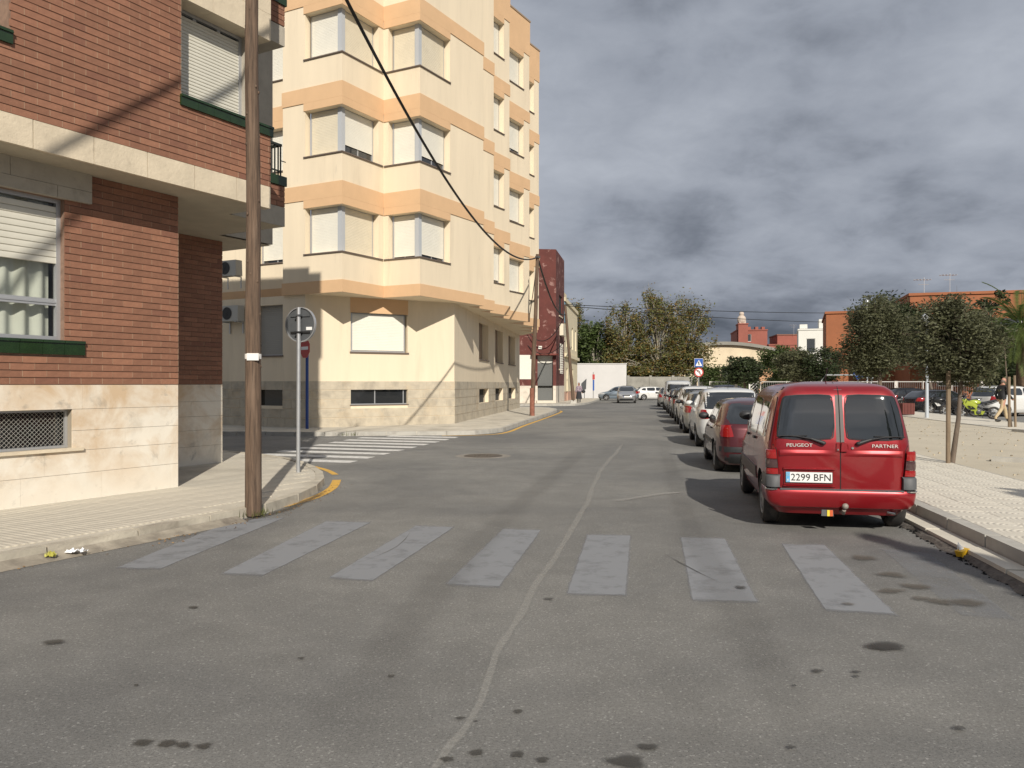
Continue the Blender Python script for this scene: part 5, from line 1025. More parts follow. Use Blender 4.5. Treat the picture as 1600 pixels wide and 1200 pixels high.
for sg_, sx, hx, hz in ((1, 1, .13, .78), (-1, 1, .33, .84)):
    m = MB(); y = .27*sg_
    m.box(hx-.03, hx+.03, y-.016, y+.016, hz-.03, hz+.05, taper=.004)
    for k in range(4): m.tube([(hx-.022+.015*k, y, hz-.02), (hx-.018+.015*k, y, hz-.055), (hx-.010+.015*k, y-.01*sg_, hz-.085+.005*abs(k-1))], .008, 6)
    m.tube([(hx+.028, y, hz+.02), (hx+.048, y-.012*sg_, hz-.015), (hx+.05, y-.014*sg_, hz-.035)], .009, 6); m.build('hand', SKIN, mn, world=False, smooth=60)
for fx, fz, fy in ((.40, .045, .10), (-.30, .05, -.10)): m = MB(); m.ball((fx+.03, fy, fz), .14, .05, .045, 12, 8); m.build('shoe', SHOE, mn, world=False, smooth=80)
J2 = [(x*.35, y, z) for x, y, z in J]
def rg_w(p): return 0 if p.z > 1.46 or (abs(p.y) > .17 and p.z < .9) else 2 if p.z > .95 else 1 if p.z > .1 else 3
wm_ = person('woman in patterned blouse and dark skirt standing at the cream house corner', (5.55, 66, .13), 190, J2, E_J, RJ, rg_w, [SKIN, DSK, PATT, SHOE]); wm_.scale = (.97, .97, .97)
m = MB(); m.lathe([(.35, .27), (.6, .24), (.95, .18), (1.0, .15)], 'z', (0, 0, 0), 18); m.build('skirt', DSK, wm_, world=False, smooth=60)
m = MB(); m.ball((.03, 0, 1.62), .105, .095, .13, 12, 8); m.build('hair', mat('dark_hair', (.03, .02, .015), .8), wm_, world=False, smooth=80)
m = MB(); m.ball((.055, 0, 1.62), .09, .078, .11, 12, 8); m.ball((.14, 0, 1.61), .02, .014, .02, 6, 5); m.build('face', SKIN, wm_, world=False, smooth=80)
m = MB(); m.ball((.05, .40, .98), .08, .16, .14, 12, 8); m.tube([(0, .2, 1.42), (.05, .34, 1.2), (.05, .4, 1.08)], .015, 5); m.build('handbag', BLK, wm_, world=False, smooth=80)
# ------------------------------------------------------------ litter, weeds
m = MB(); r_ = random.Random(4)
def crumple(label, x, y, z, s, mt_, name='litter', h=.4):
    m = MB(); n = 7; rows = [[(x+(i/n-.5)*s+r_.uniform(-1, 1)*s*.06, y+(j/n-.5)*s*.55+r_.uniform(-1, 1)*s*.05, z+abs(r_.gauss(0, 1))*s*h*.3+.004) for i in range(n+1)] for j in range(n+1)]; m.grid(rows); return tag(m.build(name, mt_), label, 'litter')
WP = mat('white_paper', (.75, .76, .78), .7)
crumple('crumpled white paper lying against the left kerb', -4.30, 7.86, .035, .17, WP, 'paper_scrap'); crumple('crushed yellowish green wrapper beside the white paper at the kerb', -4.44, 7.66, .035, .09, mat('olive_wrapper', (.36, .34, .06), .5), 'wrapper', .9)
t = thing('snack_carton', 'small torn yellow and white carton lying by the right kerb', 'litter', (4.42, 7.80, .02)); CM = Matrix.Rotation(R(20), 4, 'Z') @ Matrix.Rotation(R(-14), 4, 'Y')
m = MB(); m.box(-.05, .05, -.035, .035, 0, .06, M=CM, taper=-.006); m.build('yellow_box', mat('carton_yellow', (.70, .42, .02), .5), t, world=False); m = MB(); m.face([CM @ Vector(p) for p in ((-.03, .03, .061), (.045, .03, .061), (.01, .04, .13))]); m.face([CM @ Vector(p) for p in ((-.04, .0, .061), (.03, .0, .061), (.0, .02, .11))]); m.build('white_flap', WP, t, world=False)
m = MB(); m.tube([(4.9, 7.25, .09), (4.93, 7.27, .10)], .012, 6); tag(m.build('cigarette_end', WP), 'white cigarette end on the pale drain strip', 'cigarette end')
m = MB(); r_ = random.Random(8)
for (x0, y0, rad, n_) in ((-3.32, 10.2, .2, 110), (-5.3, 26.0, .35, 90), (-4.7, 9.0, .05, 0)):
    for k in range(n_):
        a = r_.uniform(0, 6.28); d = abs(r_.gauss(0, rad*.5))+.08; x, y = x0+math.cos(a)*d, y0+math.sin(a)*d; h = r_.uniform(.02, .09)*(1 if n_ > 100 else 1.6); dx, dy = r_.uniform(-.04, .04), r_.uniform(-.04, .04); v_ = r_.uniform(.5, 1.5); m.col = (v_, v_, v_*.7); m.face([(x, y, .03), (x+.008, y, .03), (x+dx, y+dy, .05+h)])
m.build('kerb_weeds', leaf_mat('weed', (.08, .09, .03)), colors=True, kind='stuff')
# stone blocks round the tree pits
for i, (x, y, a) in enumerate([(7.55, 15.9, 10), (9.6, 15.4, 60), (15.9, 24.9, 20), (16.9, 25.4, 5)]):
    m = MB(); m.box(-.28, .28, -.07, .07, 0, .09, M=Matrix.Translation((x, y, .19)) @ Matrix.Rotation(R(80.7+a), 4, 'Z'), taper=.01)
    tag(m.build('loose_kerb_block', KERB), ['loose kerb block left of the nearest plaza tree foot', 'loose kerb block right of the nearest plaza tree foot', 'loose kerb block on the sand left of the sapling', 'loose kerb block at the right frame edge by the sapling'][i], 'kerb block')
# ------------------------------------------------------------ vehicles
def paint(name, col, rough=.32, metal=.35): return mat('paint_'+name, col, rough, metal=metal, coat=.8, spec=.5, stain=[((.20, .17, .13), 2.5, .5, .8, .18, .75, .2)])
CGL = mat('car_glass', (.010, .012, .013), .03, spec=1.0, coat=1); PLA = mat('black_plastic', (.025, .026, .028), .55, .1, 20); RUB = mat('tyre_rubber', (.028, .026, .025), .85, .15, 20, .002, 60, stain=[((.13, .11, .09), 6, .45, .7, .5)]); RIM = mat('rim_silver', (.34, .34, .34), .35, metal=.7); HUB = mat('hubcap_grey', (.27, .27, .26), .5, metal=.3)
TLR = mat('tail_lamp_red', (.26, .008, .008), .12, coat=1); TLD = mat('tail_lamp_smoked', (.06, .03, .03), .15, coat=1); HLT = mat('head_lamp', (.55, .57, .60), .08, metal=.4, coat=1); UND = mat('underbody', (.012, .012, .012), .9); CHR = mat('chrome', (.62, .62, .62), .12, metal=1); PLW = mat('plate_white', (.72, .72, .70), .4); DGR = mat('bumper_grey', (.075, .078, .082), .6, .15, 14)
def interp(tab, z):
    if z <= tab[0][0]: return tab[0][1]
    for (a, x), (b, y) in zip(tab, tab[1:]):
        if z <= b: return x+(y-x)*(z-a)/(b-a) if b > a else y
    return tab[-1][1]
def smooth_tab(tab, z, d=.018): return (interp(tab, z-d)+2*interp(tab, z)+interp(tab, z+d))/4
TPL = dict(L=4.1, W=1.70, H=1.45,
 front=[(.17, 1.90), (.24, 1.99), (.38, 2.05), (.55, 2.05), (.64, 2.02), (.72, 1.93), (.79, 1.75), (.85, 1.52), (.90, 1.28), (.94, 1.10), (.97, 1.02), (1.1, .83), (1.25, .59), (1.35, .41), (1.40, .24), (1.43, 0), (1.445, -.25), (1.45, -.4)],
 rear=[(.17, -1.85), (.24, -1.95), (.34, -2.04), (.5, -2.05), (.7, -2.03), (.88, -1.99), (.95, -1.95), (1.1, -1.83), (1.25, -1.68), (1.35, -1.55), (1.40, -1.42), (1.43, -1.2), (1.445, -.9), (1.45, -.75)],
 wid=[(.17, .74), (.22, .80), (.34, .84), (.55, .85), (.72, .85), (.86, .838), (.93, .815), (.97, .79), (1.1, .745), (1.25, .69), (1.34, .65), (1.39, .60), (1.425, .50), (1.445, .34), (1.45, .22)],
 ax=(-1.24, 1.24), R=.30, nf=4.2, nr=6,
 side=[[(.78, .985), (-.02, .99), (-.02, 1.33), (.22, 1.335), (.40, 1.30)], [(-.10, .99), (-.92, 1.0), (-.95, 1.30), (-.10, 1.335)], [(-1.0, 1.01), (-1.50, 1.05), (-1.32, 1.26), (-1.02, 1.295)]],
 rearw=[(-.66, .96), (.66, .96), (.57, 1.36), (-.57, 1.36)], frontw=[(-.68, .99), (.68, .99), (.56, 1.36), (-.56, 1.36)],
 tail=[(.52, .72), (.80, .72), (.79, .94), (.60, .94)], head=[(.42, .60), (.80, .63), (.78, .77), (.46, .70)], grille=[(-.38, .58), (.38, .58), (.36, .68), (-.36, .68)], plate_z=.55, rplate_z=.62)
def scale_spec(s, L=None, W=None, H=None, **over):
    kx = (L or s['L'])/s['L']; ky = (W or s['W'])/s['W']; kz = (H or s['H'])/s['H']; o = dict(s)
    zf = lambda z: z*kz
    for k in ('front', 'rear'): o[k] = [(zf(z), x*kx) for z, x in s[k]]
    o['wid'] = [(zf(z), w_*ky) for z, w_ in s['wid']]; o['ax'] = tuple(a*kx for a in s['ax'])
    o['side'] = [[(x*kx, zf(z)) for x, z in p] for p in s['side']]
    for k in ('rearw', 'frontw', 'tail', 'head', 'grille'): o[k] = [(y*ky, zf(z)) for y, z in s[k]] if s[k] else None
    o['plate_z'] = zf(s['plate_z']); o['rplate_z'] = zf(s['rplate_z']); o.update(L=s['L']*kx, W=s['W']*ky, H=s['H']*kz); o.update(over); return o
def body_mesh(s, pmat):
    zs = sorted({round(z, 4) for t_ in (s['front'], s['rear'], s['wid']) for z, _ in t_}); Z = []
    for a, b in zip(zs, zs[1:]):
        k = max(1, int((b-a)/.035)); Z += [a+(b-a)*i/k for i in range(k)]
    Z.append(zs[-1]); nA = 72; m = MB(); rows = []
    for z in Z:
        xf, xr, w_ = smooth_tab(s['front'], z), smooth_tab(s['rear'], z), smooth_tab(s['wid'], z); c = (xf+xr)/2; c = min(max(c, xr+.1), xf-.1); row = []
        for j in range(nA):
            t = 2*math.pi*(j+.5)/nA; ct, st = math.cos(t), math.sin(t); n_ = s['nf'] if ct > 0 else s['nr']
            hood = s['nf'] if z < .95*s['H']/1.45 else 7
            n_ = hood if ct > 0 else n_
            row.append((c+(xf-c if ct > 0 else c-xr)*math.copysign(abs(ct)**(2/n_), ct), w_*math.copysign(abs(st)**(2/n_), st), z))
        rows.append(row)
    m.grid(rows, 0, True); m.face(rows[0][::-1], 1)
    top = rows[-1]; cc = (sum(p[0] for p in top)/nA, 0, Z[-1]+.006); i0 = len(m.v); m.v += [tuple(p) for p in top]+[cc]
    for j in range(nA): m.f.append((i0+j, i0+(j+1) % nA, i0+nA)); m.m.append(0); m.c.append((1, 1, 1))
    me = m.mesh('body', [pmat, UND], 30)
    return me
def cut_arches(me, s):
    o = bpy.data.objects.new('tmpb', me); sc.collection.objects.link(o); cut = MB()
    for xa in s['ax']:
        for sg_ in (1, -1):
            y0, y1 = (s['W']/2-.26)*sg_, (s['W']/2+.2)*sg_; rr_ = s['R']+.045; A = [(xa+rr_*math.cos(2*math.pi*j/28), s['R']+rr_*math.sin(2*math.pi*j/28)) for j in range(28)]
            a = [(x, y0, z) for x, z in A]; b = [(x, y1, z) for x, z in A]
            if sg_ > 0: a, b = b, a
            cut.grid([a, b], 0, True); cut.face(a, 0); cut.face(b[::-1], 0)
    cm = cut.mesh('cut', [UND]); bm = bmesh.new(); bm.from_mesh(cm); bmesh.ops.remove_doubles(bm, verts=bm.verts, dist=1e-4); bmesh.ops.recalc_face_normals(bm, faces=bm.faces); bm.to_mesh(cm); bm.free()
    co = bpy.data.objects.new('tmpc', cm); sc.collection.objects.link(co); md = o.modifiers.new('b', 'BOOLEAN'); md.object = co; md.operation = 'DIFFERENCE'; md.solver = 'EXACT'
    nm = bpy.data.meshes.new_from_object(o.evaluated_get(bpy.context.evaluated_depsgraph_get())); bpy.data.objects.remove(o); bpy.data.objects.remove(co)
    for p in nm.polygons:
        c = p.center
        for xa in s['ax']:
            d = math.hypot(c.x-xa, c.z-s['R'])
            if d < s['R']+.043 and abs(c.y) < s['W']/2+.1 and (abs(abs(c.y)-(s['W']/2-.26)) < .01 or d > s['R']+.038) and abs(p.normal.y) < .5 or (d < s['R']+.043 and abs(abs(c.y)-(s['W']/2-.26)) < .01): p.material_index = 1
    nm.name = 'body'; nm.shade_smooth(); nm.set_sharp_from_angle(angle=R(32)); return nm
def chaikin(poly, n=2, k=.09):
    for _ in range(n):
        o = []
        for i in range(len(poly)):
            a, b = Vector(poly[i]), Vector(poly[(i+1) % len(poly)]); o += [tuple(a.lerp(b, k)), tuple(a.lerp(b, 1-k))]
        poly = o; k = .25
    return poly
def project(bvh, poly, axis, sgn, off=.004, nu=14, nv=8, rnd_=True, thick=.004):
    """polygon drawn on the body: axis 'y' takes (x, z) from the side, axis 'x' takes (y, z) from front or rear"""
    if rnd_: poly = chaikin(poly)
    us = [p[0] for p in poly]; u0, u1 = min(us), max(us); rows = []
    for i in range(nu+1):
        u = u0+(u1-u0)*(.001+.998*i/nu); vs_ = []
        for a, b in zip(poly, poly[1:]+poly[:1]):
            if (a[0]-u)*(b[0]-u) <= 0 and abs(a[0]-b[0]) > 1e-9: vs_.append(a[1]+(b[1]-a[1])*(u-a[0])/(b[0]-a[0]))
        if len(vs_) < 2: continue
        v0, v1 = min(vs_), max(vs_); row = []
        for j in range(nv+1):
            v = v0+(v1-v0)*j/nv; o, d = (Vector((u, 4*sgn, v)), Vector((0, -sgn, 0))) if axis == 'y' else (Vector((6*sgn, u, v)), Vector((-sgn, 0, 0)))
            h = bvh.ray_cast(o, d)
            if h[0] is None: row.append(None); continue
            n_ = h[1].normalized()
            if n_.dot(-d) < 0: n_ = -n_
            row.append((h[0], n_))
        rows.append(row)
    m = MB()
    if not rows: return m
    idx = {}
    for i, r in enumerate(rows):
        for j, q in enumerate(r):
            if q: idx[i, j, 0] = len(m.v); m.v.append(tuple(q[0]+q[1]*off)); idx[i, j, 1] = len(m.v); m.v.append(tuple(q[0]-q[1]*thick))
    def add(f): m.f.append(f); m.m.append(0); m.c.append((1, 1, 1))
    R_, C_ = len(rows), len(rows[0])
    for i in range(R_-1):
        for j in range(C_-1):
            ks = [(i, j), (i+1, j), (i+1, j+1), (i, j+1)]
            if all(rows[a][b] for a, b in ks): add(tuple(idx[a, b, 0] for a, b in ks))
    def edge(p, q):
        if rows[p[0]][p[1]] and rows[q[0]][q[1]]: add((idx[(*p, 0)], idx[(*q, 0)], idx[(*q, 1)], idx[(*p, 1)]))
    for i in range(R_-1): edge((i, 0), (i+1, 0)); edge((i, C_-1), (i+1, C_-1))
    for j in range(C_-1): edge((0, j), (0, j+1)); edge((R_-1, j), (R_-1, j+1))
    return m
def seam(bvh, line, axis, sgn, w_=.007, off=.0015):
    m = MB(); pts = []
    for a, b in zip(line, line[1:]):
        k = max(2, int(math.hypot(a[0]-b[0], a[1]-b[1])/.05))
        for i in range(k+1): pts.append((a[0]+(b[0]-a[0])*i/k, a[1]+(b[1]-a[1])*i/k))
    L_, R_ = [], []
    for i, p in enumerate(pts):
        q0, q1 = pts[max(i-1, 0)], pts[min(i+1, len(pts)-1)]; t = Vector((q1[0]-q0[0], q1[1]-q0[1]))
        if t.length < 1e-6: t = Vector((0, 1))
        t.normalize(); r2 = []
        for s_ in (1, -1):
            u, v = p[0]-t.y*w_*.5*s_, p[1]+t.x*w_*.5*s_
            h = bvh.ray_cast(Vector((u, 4*sgn, v)), Vector((0, -sgn, 0))) if axis == 'y' else bvh.ray_cast(Vector((6*sgn, u, v)), Vector((-sgn, 0, 0)))
            if h[0] is None: break
            n_ = h[1]; n_ = n_ if n_.dot(Vector((0, sgn, 0)) if axis == 'y' else Vector((sgn, 0, 0))) > 0 else -n_; r2.append(h[0]+n_*off)
        if len(r2) == 2: L_.append(r2[0]); R_.append(r2[1])
    if len(L_) > 1: m.grid([L_, R_])
    return m
WHEELS = {}
def wheel_meshes(Rw, wd, style):
    key = (Rw, wd, style)
    if key in WHEELS: return WHEELS[key]
    t = MB(); h = wd/2; t.lathe([(-h+.02, Rw*.66), (-h, Rw*.74), (-h, Rw*.88), (-h+.02, Rw*.965), (-h*.6, Rw), (h*.6, Rw), (h-.02, Rw*.965), (h, Rw*.88), (h, Rw*.74), (h-.02, Rw*.66)], 'y', (0, 0, 0), 36)
    g_ = t.mesh('tyre', RUB, 35); r = MB(); ro = Rw*.67
    # outer face at -y
    if style == 'cap':
        r.lathe([(-h+.008, ro), (-h+.002, ro*.93), (-h+.03, ro*.86), (-h+.012, ro*.5), (-h+.006, ro*.3), (-h+.006, 0)], 'y', (0, 0, 0), 36); me = [HUB, UND]
        for k in range(9):
            a = 2*math.pi*k/9; c, s_ = math.cos(a), math.sin(a); p = ro*.72; w2, l2 = .018, .032
            r.face([(c*(p+e1*l2)-s_*e2*w2, -h+.012, s_*(p+e1*l2)+c*e2*w2) for e1, e2 in ((-1, -1), (1, -1), (1, 1), (-1, 1))], 1)
    else:
        r.lathe([(-h+.006, ro), (-h+.004, ro*.92), (-h+.05, ro*.88), (-h+.09, ro*.85)], 'y', (0, 0, 0), 36); r.lathe([(-h+.09, ro*.86), (-h+.09, 0)], 'y', (0, 0, 0), 24, 1); r.lathe([(-h+.03, ro*.24), (-h+.015, ro*.18), (-h+.015, 0)], 'y', (0, 0, 0), 16); me = [RIM, UND]; ns = 5 if style == 'five' else 10
        for k in range(ns):
            a = 2*math.pi*k/ns; c, s_ = math.cos(a), math.sin(a); w2 = .034 if ns == 5 else .016; q = []
            for p, yy, wk in ((ro*.15, -h+.02, 1.3), (ro*.93, -h+.012, 1.0)):
                q.append([(c*p-s_*e2*w2*wk, yy+dy, s_*p+c*e2*w2*wk) for e2, dy in ((-1, .03), (-1, 0), (1, 0), (1, .03))])
            r.grid(q)
    WHEELS[key] = (g_, r.mesh('rim', me, 40)); return WHEELS[key]
def add_wheels(t, s, style='cap', steer=0):
    a_, b_ = wheel_meshes(s['R'], .19, style)
    for xa in s['ax']:
        for sg_ in (1, -1):
            o = link('wheel', a_, t, (xa, sg_*(s['W']/2-.115), s['R']), (0 if sg_ < 0 else math.pi)+(R(steer) if xa > 0 else 0)); r = bpy.data.objects.new('rim', b_); sc.collection.objects.link(r); r.parent = o
CARS = {}
def car(label, loc, bearing, s, pmat, cat='car', group=None, plate=None, name='parked_car', style='five', extras=None, black_roof=False, rails=False, low=True, mirror=None, tail_m=None):
    t = thing(name, label, cat, loc, bearing, group); me = cut_arches(body_mesh(s, pmat), s); b = link('body', me, t); bm = bmesh.new(); bm.from_mesh(me); bvh = BVHTree.FromBMesh(bm); k = s['H']/1.45
    B_ = lambda m, n_, mt_, par=t, sm=50: m.build(n_, mt_, par, smooth=sm, world=False) if m.f else None
    for poly in s['side']:
        for sg_ in (1, -1): B_(project(bvh, poly, 'y', sg_), 'window', CGL)
    B_(project(bvh, s['frontw'], 'x', 1, nu=20), 'windscreen', CGL)
    if s['rearw']: B_(project(bvh, s['rearw'], 'x', -1, nu=20), 'rear_window', CGL)
    for sg_ in (1, -1):
        if s['tail']: B_(project(bvh, [(sg_*y, z) for y, z in s['tail']], 'x', -1, .012), 'tail_lamp', tail_m or TLR)
        if s['head']: B_(project(bvh, [(sg_*y, z) for y, z in s['head']], 'x', 1, .008), 'headlight', HLT)
    if s['grille']: B_(project(bvh, s['grille'], 'x', 1, .004), 'grille', PLA)
    if low: B_(project(bvh, [(-s['W']*.40, .20*k), (s['W']*.40, .20*k), (s['W']*.40, .40*k), (-s['W']*.40, .40*k)], 'x', -1, .006), 'rear_skirt', PLA); B_(project(bvh, [(-s['W']*.36, .24*k), (s['W']*.36, .24*k), (s['W']*.36, .40*k), (-s['W']*.36, .40*k)], 'x', 1, .004), 'front_intake', PLA)
    for sg_ in (1, -1):                                   # door seams, handles, mirror, side strip
        x1 = s['side'][0][0][0]; xm = -.06*s['L']/4.1; xr_ = s['side'][min(1, len(s['side'])-1)][1][0]; q = MB()
        for ln in ([(x1-.02, .96*k), (x1-.02, .34*k)], [(xm, 1.34*k), (xm, .30*k)], [(xr_-.02, .96*k), (xr_+.22, .62*k), (xr_+.22, .46*k)], [(x1, .30*k), (xr_+.3, .30*k)]):
            e_ = seam(bvh, ln, 'y', sg_); i0 = len(q.v); q.v += e_.v; q.f += [tuple(i0+a for a in f) for f in e_.f]; q.m += e_.m; q.c += e_.c
        B_(q, 'door_seam', UND, sm=None)
        for xh in (xm+.14, xr_+.10):
            h = bvh.ray_cast(Vector((xh, 4*sg_, .84*k)), Vector((0, -sg_, 0)))
            if h[0]: q = MB(); q.box(xh-.09, xh+.09, h[0].y-.01, h[0].y+.025*sg_, .83*k, .855*k) if sg_ > 0 else q.box(xh-.09, xh+.09, h[0].y-.025, h[0].y+.01, .83*k, .855*k); B_(q, 'door_handle', pmat if not mirror else PLA, sm=None)
        h = bvh.ray_cast(Vector((x1-.06, 4*sg_, 1.0*k)), Vector((0, -sg_, 0)))
        if h[0]: q = MB(); q.ball((x1-.02, h[0].y+.13*sg_, 1.03*k), .075, .115, .075, 12, 8); q.tube([(x1-.02, h[0].y-.01*sg_, .98*k), (x1-.02, h[0].y+.08*sg_, 1.0*k)], .025, 6); B_(q, 'wing_mirror', mirror or pmat, sm=80)
    if plate:
        for ax_, z in ((-1, s['rplate_z']), (1, s['plate_z'])):
            h = bvh.ray_cast(Vector((6*ax_, 0, z)), Vector((-ax_, 0, 0)))
            if h[0]: q = MB(); xx = h[0].x+ax_*.008; q.box(xx-.006, xx+.008, -.26, .26, z-.055, z+.055); pl_o = B_(q, 'number_plate', PLW, sm=None); q = MB(); xe = xx+ax_*.0105; q.face([(xe, -.26*ax_*-1 if ax_ < 0 else -.26, z-.054), (xe, (.22 if ax_ < 0 else -.22), z-.054), (xe, (.22 if ax_ < 0 else -.22), z+.054), (xe, (.26 if ax_ < 0 else -.26), z+.054)]); B_(q, 'blue_strip', SBL, pl_o, sm=None)
    if rails:
        for sg_ in (1, -1): q = MB(); q.tube([(.25, sg_*.56*s['W']/1.7, s['H']-.02), (.15, sg_*.56*s['W']/1.7, s['H']+.035), (-1.3, sg_*.56*s['W']/1.7, s['H']+.03), (-1.4, sg_*.56*s['W']/1.7, s['H']-.03)], .018, 6); B_(q, 'roof_rail', rails if rails is not True else PLA)
    q = MB(); q.tube([(-1.1*s['L']/4.1, 0, s['H']-.01), (-1.25*s['L']/4.1, 0, s['H']+.17)], .008, 5); B_(q, 'aerial', PLA)
    add_wheels(t, s, style)
    if extras: extras(t, s, bvh, B_)
    bm.free(); return t
HATCH = TPL
ESTATE = scale_spec(TPL, 4.4, 1.72, 1.45); ESTATE['rear'] = [(.17, -2.05), (.24, -2.12), (.34, -2.19), (.5, -2.2), (.7, -2.19), (.9, -2.15), (1.1, -2.08), (1.25, -2.0), (1.35, -1.9), (1.40, -1.8), (1.43, -1.6), (1.445, -1.2), (1.45, -.9)]
ESTATE['side'] = TPL['side'][:2]+[[(-1.0, 1.0), (-1.9, 1.03), (-1.78, 1.28), (-1.02, 1.31)]]; ESTATE['side'] = [[(x*1.03, z) for x, z in p] for p in ESTATE['side']]
MPV = scale_spec(TPL, 4.3, 1.80, 1.60); MPV['rear'] = [(z*1.6/1.45, x) for z, x in [(.17, -1.95), (.24, -2.05), (.34, -2.13), (.5, -2.15), (.7, -2.13), (.9, -2.09), (1.1, -1.98), (1.25, -1.87), (1.33, -1.78), (1.38, -1.68), (1.42, -1.5), (1.44, -1.1), (1.45, -.8)]]
MPV['rearw'] = [(-.78, 1.03), (.78, 1.03), (.68, 1.48), (-.68, 1.48)]; MPV['tail'] = [(.56, .78), (.80, .78), (.79, .99), (.62, .97)]
SUV = scale_spec(MPV, 4.35, 1.82, 1.62, R=.34); SUV['rearw'] = [(-.76, 1.08), (.76, 1.08), (.66, 1.50), (-.66, 1.50)]; SUV['tail'] = [(.50, .93), (.84, .93), (.83, 1.06), (.60, 1.05)]
MARO = scale_spec(TPL, 3.95, 1.66, 1.42); MARO['tail'] = [(.50, .70), (.74, .70), (.73, .92), (.56, .92)]
def marox(t, s, bvh, B_):
    for sg_ in (1, -1):
        B_(project(bvh, [(1.3, .52), (-1.5, .52), (-1.5, .60), (1.3, .60)], 'y', sg_, .008, rnd_=False, nu=20, nv=2), 'side_strip', PLA)
        B_(project(bvh, [(-1.90, .70), (-1.76, .70), (-1.74, .92), (-1.86, .92)], 'y', sg_, .006, rnd_=False), 'tail_lamp', TLR)
    B_(project(bvh, [(-.75, .42), (.75, .42), (.75, .52), (-.75, .52)], 'x', -1, .012, rnd_=False), 'bumper_strip', PLA)
def sidetail(x0, x1, z0, z1, mt_=None):
    def f(t, s, bvh, B_):
        for sg_ in (1, -1): B_(project(bvh, [(x0, z0), (x1, z0+.03), (x1-.04, z1), (x0+.04, z1)], 'y', sg_, .006), 'tail_lamp', mt_ or TLR)
    return f
GRP = 'cars parked along the kerb'
KB = lambda x, y, s: None
def park(label, wx, wy, brg, s, pm, **k):
    """wx, wy: ground contact of the rear-left tyre"""
    b = R(brg); d = Vector((math.sin(b), math.cos(b), 0)); rgt = Vector((math.cos(b), -math.sin(b), 0)); c = Vector((wx, wy, 0))+rgt*(s['W']/2-.02)-d*s['ax'][0]
    return car(label, c, brg, s, pm, group=GRP, **k)
park('maroon hatchback parked directly in front of the red van', 3.98, 15.7, 9.3, MARO, paint('maroon', (.085, .012, .016), .3, .4), plate=True, style='cap', extras=marox, mirror=PLA)
park('white compact people carrier with large black tailgate window, parked ahead of the maroon hatchback', 5.02, 21.8, 9.3, MPV, paint('white', (.62, .62, .60), .3, 0), plate=True, style='five', extras=sidetail(-2.08, -1.86, .80, 1.02), tail_m=TLR)
park('silver grey estate car parked between the white people carrier and the white off-roader', 5.95, 27.7, 9.3, scale_spec(ESTATE, H=1.47), paint('silver', (.36, .36, .34), .32, .6), plate=True, rails=PLA, mirror=PLA)
park('white off-roader with black rear window and roof rails, in the middle of the parked row', 6.95, 33.6, 9.3, SUV, paint('white', (.62, .62, .60), .3, 0), plate=True, rails=PLA, mirror=PLA, tail_m=TLD)
park('dark grey hatchback just ahead of the white off-roader', 7.9, 39.5, 9.3, scale_spec(MPV, 4.2, 1.75, 1.52), paint('dark_grey', (.045, .048, .05), .3, .4), plate=True, rails=PLA)
park('black hatchback ahead of the dark grey one in the parked row', 8.9, 45.6, 9.3, HATCH, paint('black', (.015, .015, .018), .25, .2), plate=True)
VAN2 = scale_spec(MPV, 4.5, 1.85, 1.95); VAN2['rear'] = [(.2, -2.1), (.3, -2.2), (.5, -2.25), (1.0, -2.24), (1.4, -2.20), (1.7, -2.15), (1.82, -2.08), (1.9, -1.9), (1.94, -1.5), (1.95, -1.0)]; VAN2['rearw'] = [(-.74, 1.15), (.74, 1.15), (.68, 1.72), (-.68, 1.72)]; VAN2['tail'] = [(.78, .75), (.88, .75), (.88, 1.2), (.80, 1.2)]
VAN2['wid'] = [(.2, .80), (.3, .88), (.5, .92), (1.0, .92), (1.4, .88), (1.7, .82), (1.84, .76), (1.91, .64), (1.94, .45), (1.95, .3)]
park('pale grey van with dark rear glass near the far end of the parked row', 9.95, 52.2, 9.3, VAN2, paint('pale_grey', (.45, .46, .46), .35, .1), plate=True)
park('silver car parked nose out, last one of the row', 10.9, 59.5, 9.3, HATCH, paint('silver', (.36, .36, .34), .32, .6), plate=True, mirror=PLA)
# moving and distant cars
car('silver car driving towards the camera near the far junction', (11.9*.87, 72, 0), 188, scale_spec(TPL, 4.1, 1.72, 1.55), paint('silver_light', (.42, .42, .42), .3, .6), name='silver_car', plate=True, mirror=PLA)
car('light blue hatchback half hidden behind the silver car at the junction', (11.1, 83, 0), -83, scale_spec(TPL, 4.2, 1.72, 1.48), paint('light_blue', (.21, .26, .31), .3, .4), name='blue_car', extras=marox)
car('white hatchback standing across the far junction, side on', (15.1, 84.5, 0), 86, scale_spec(TPL, 4.35, 1.75, 1.44), paint('white', (.62, .62, .60), .3, 0), name='white_car')
car('dark blue people carrier side on beyond the parked row', (19.4, 70, 0), 90, scale_spec(MPV, 4.4, 1.8, 1.62), paint('dark_blue', (.012, .016, .035), .3, .3), name='dark_blue_car')
car('white hatchback behind the walking man at the right edge', (26.6, 42.5, 0), 72, scale_spec(MPV, 4.3, 1.80, 1.62), paint('white', (.62, .62, .60), .3, 0), name='white_car', plate=True, mirror=PLA, extras=sidetail(-2.08, -1.86, .86, 1.06))
COUPE = scale_spec(TPL, 4.3, 1.74, 1.38); car('black low roofed car behind the yellow green motorbike', (25.6, 47.5, 0), 80, COUPE, paint('black', (.015, .015, .018), .25, .2), name='black_car')
car('black car behind the blue and white motorbike', (27.6, 55.0, 0), 80, HATCH, paint('black', (.015, .015, .018), .25, .2), name='black_car')
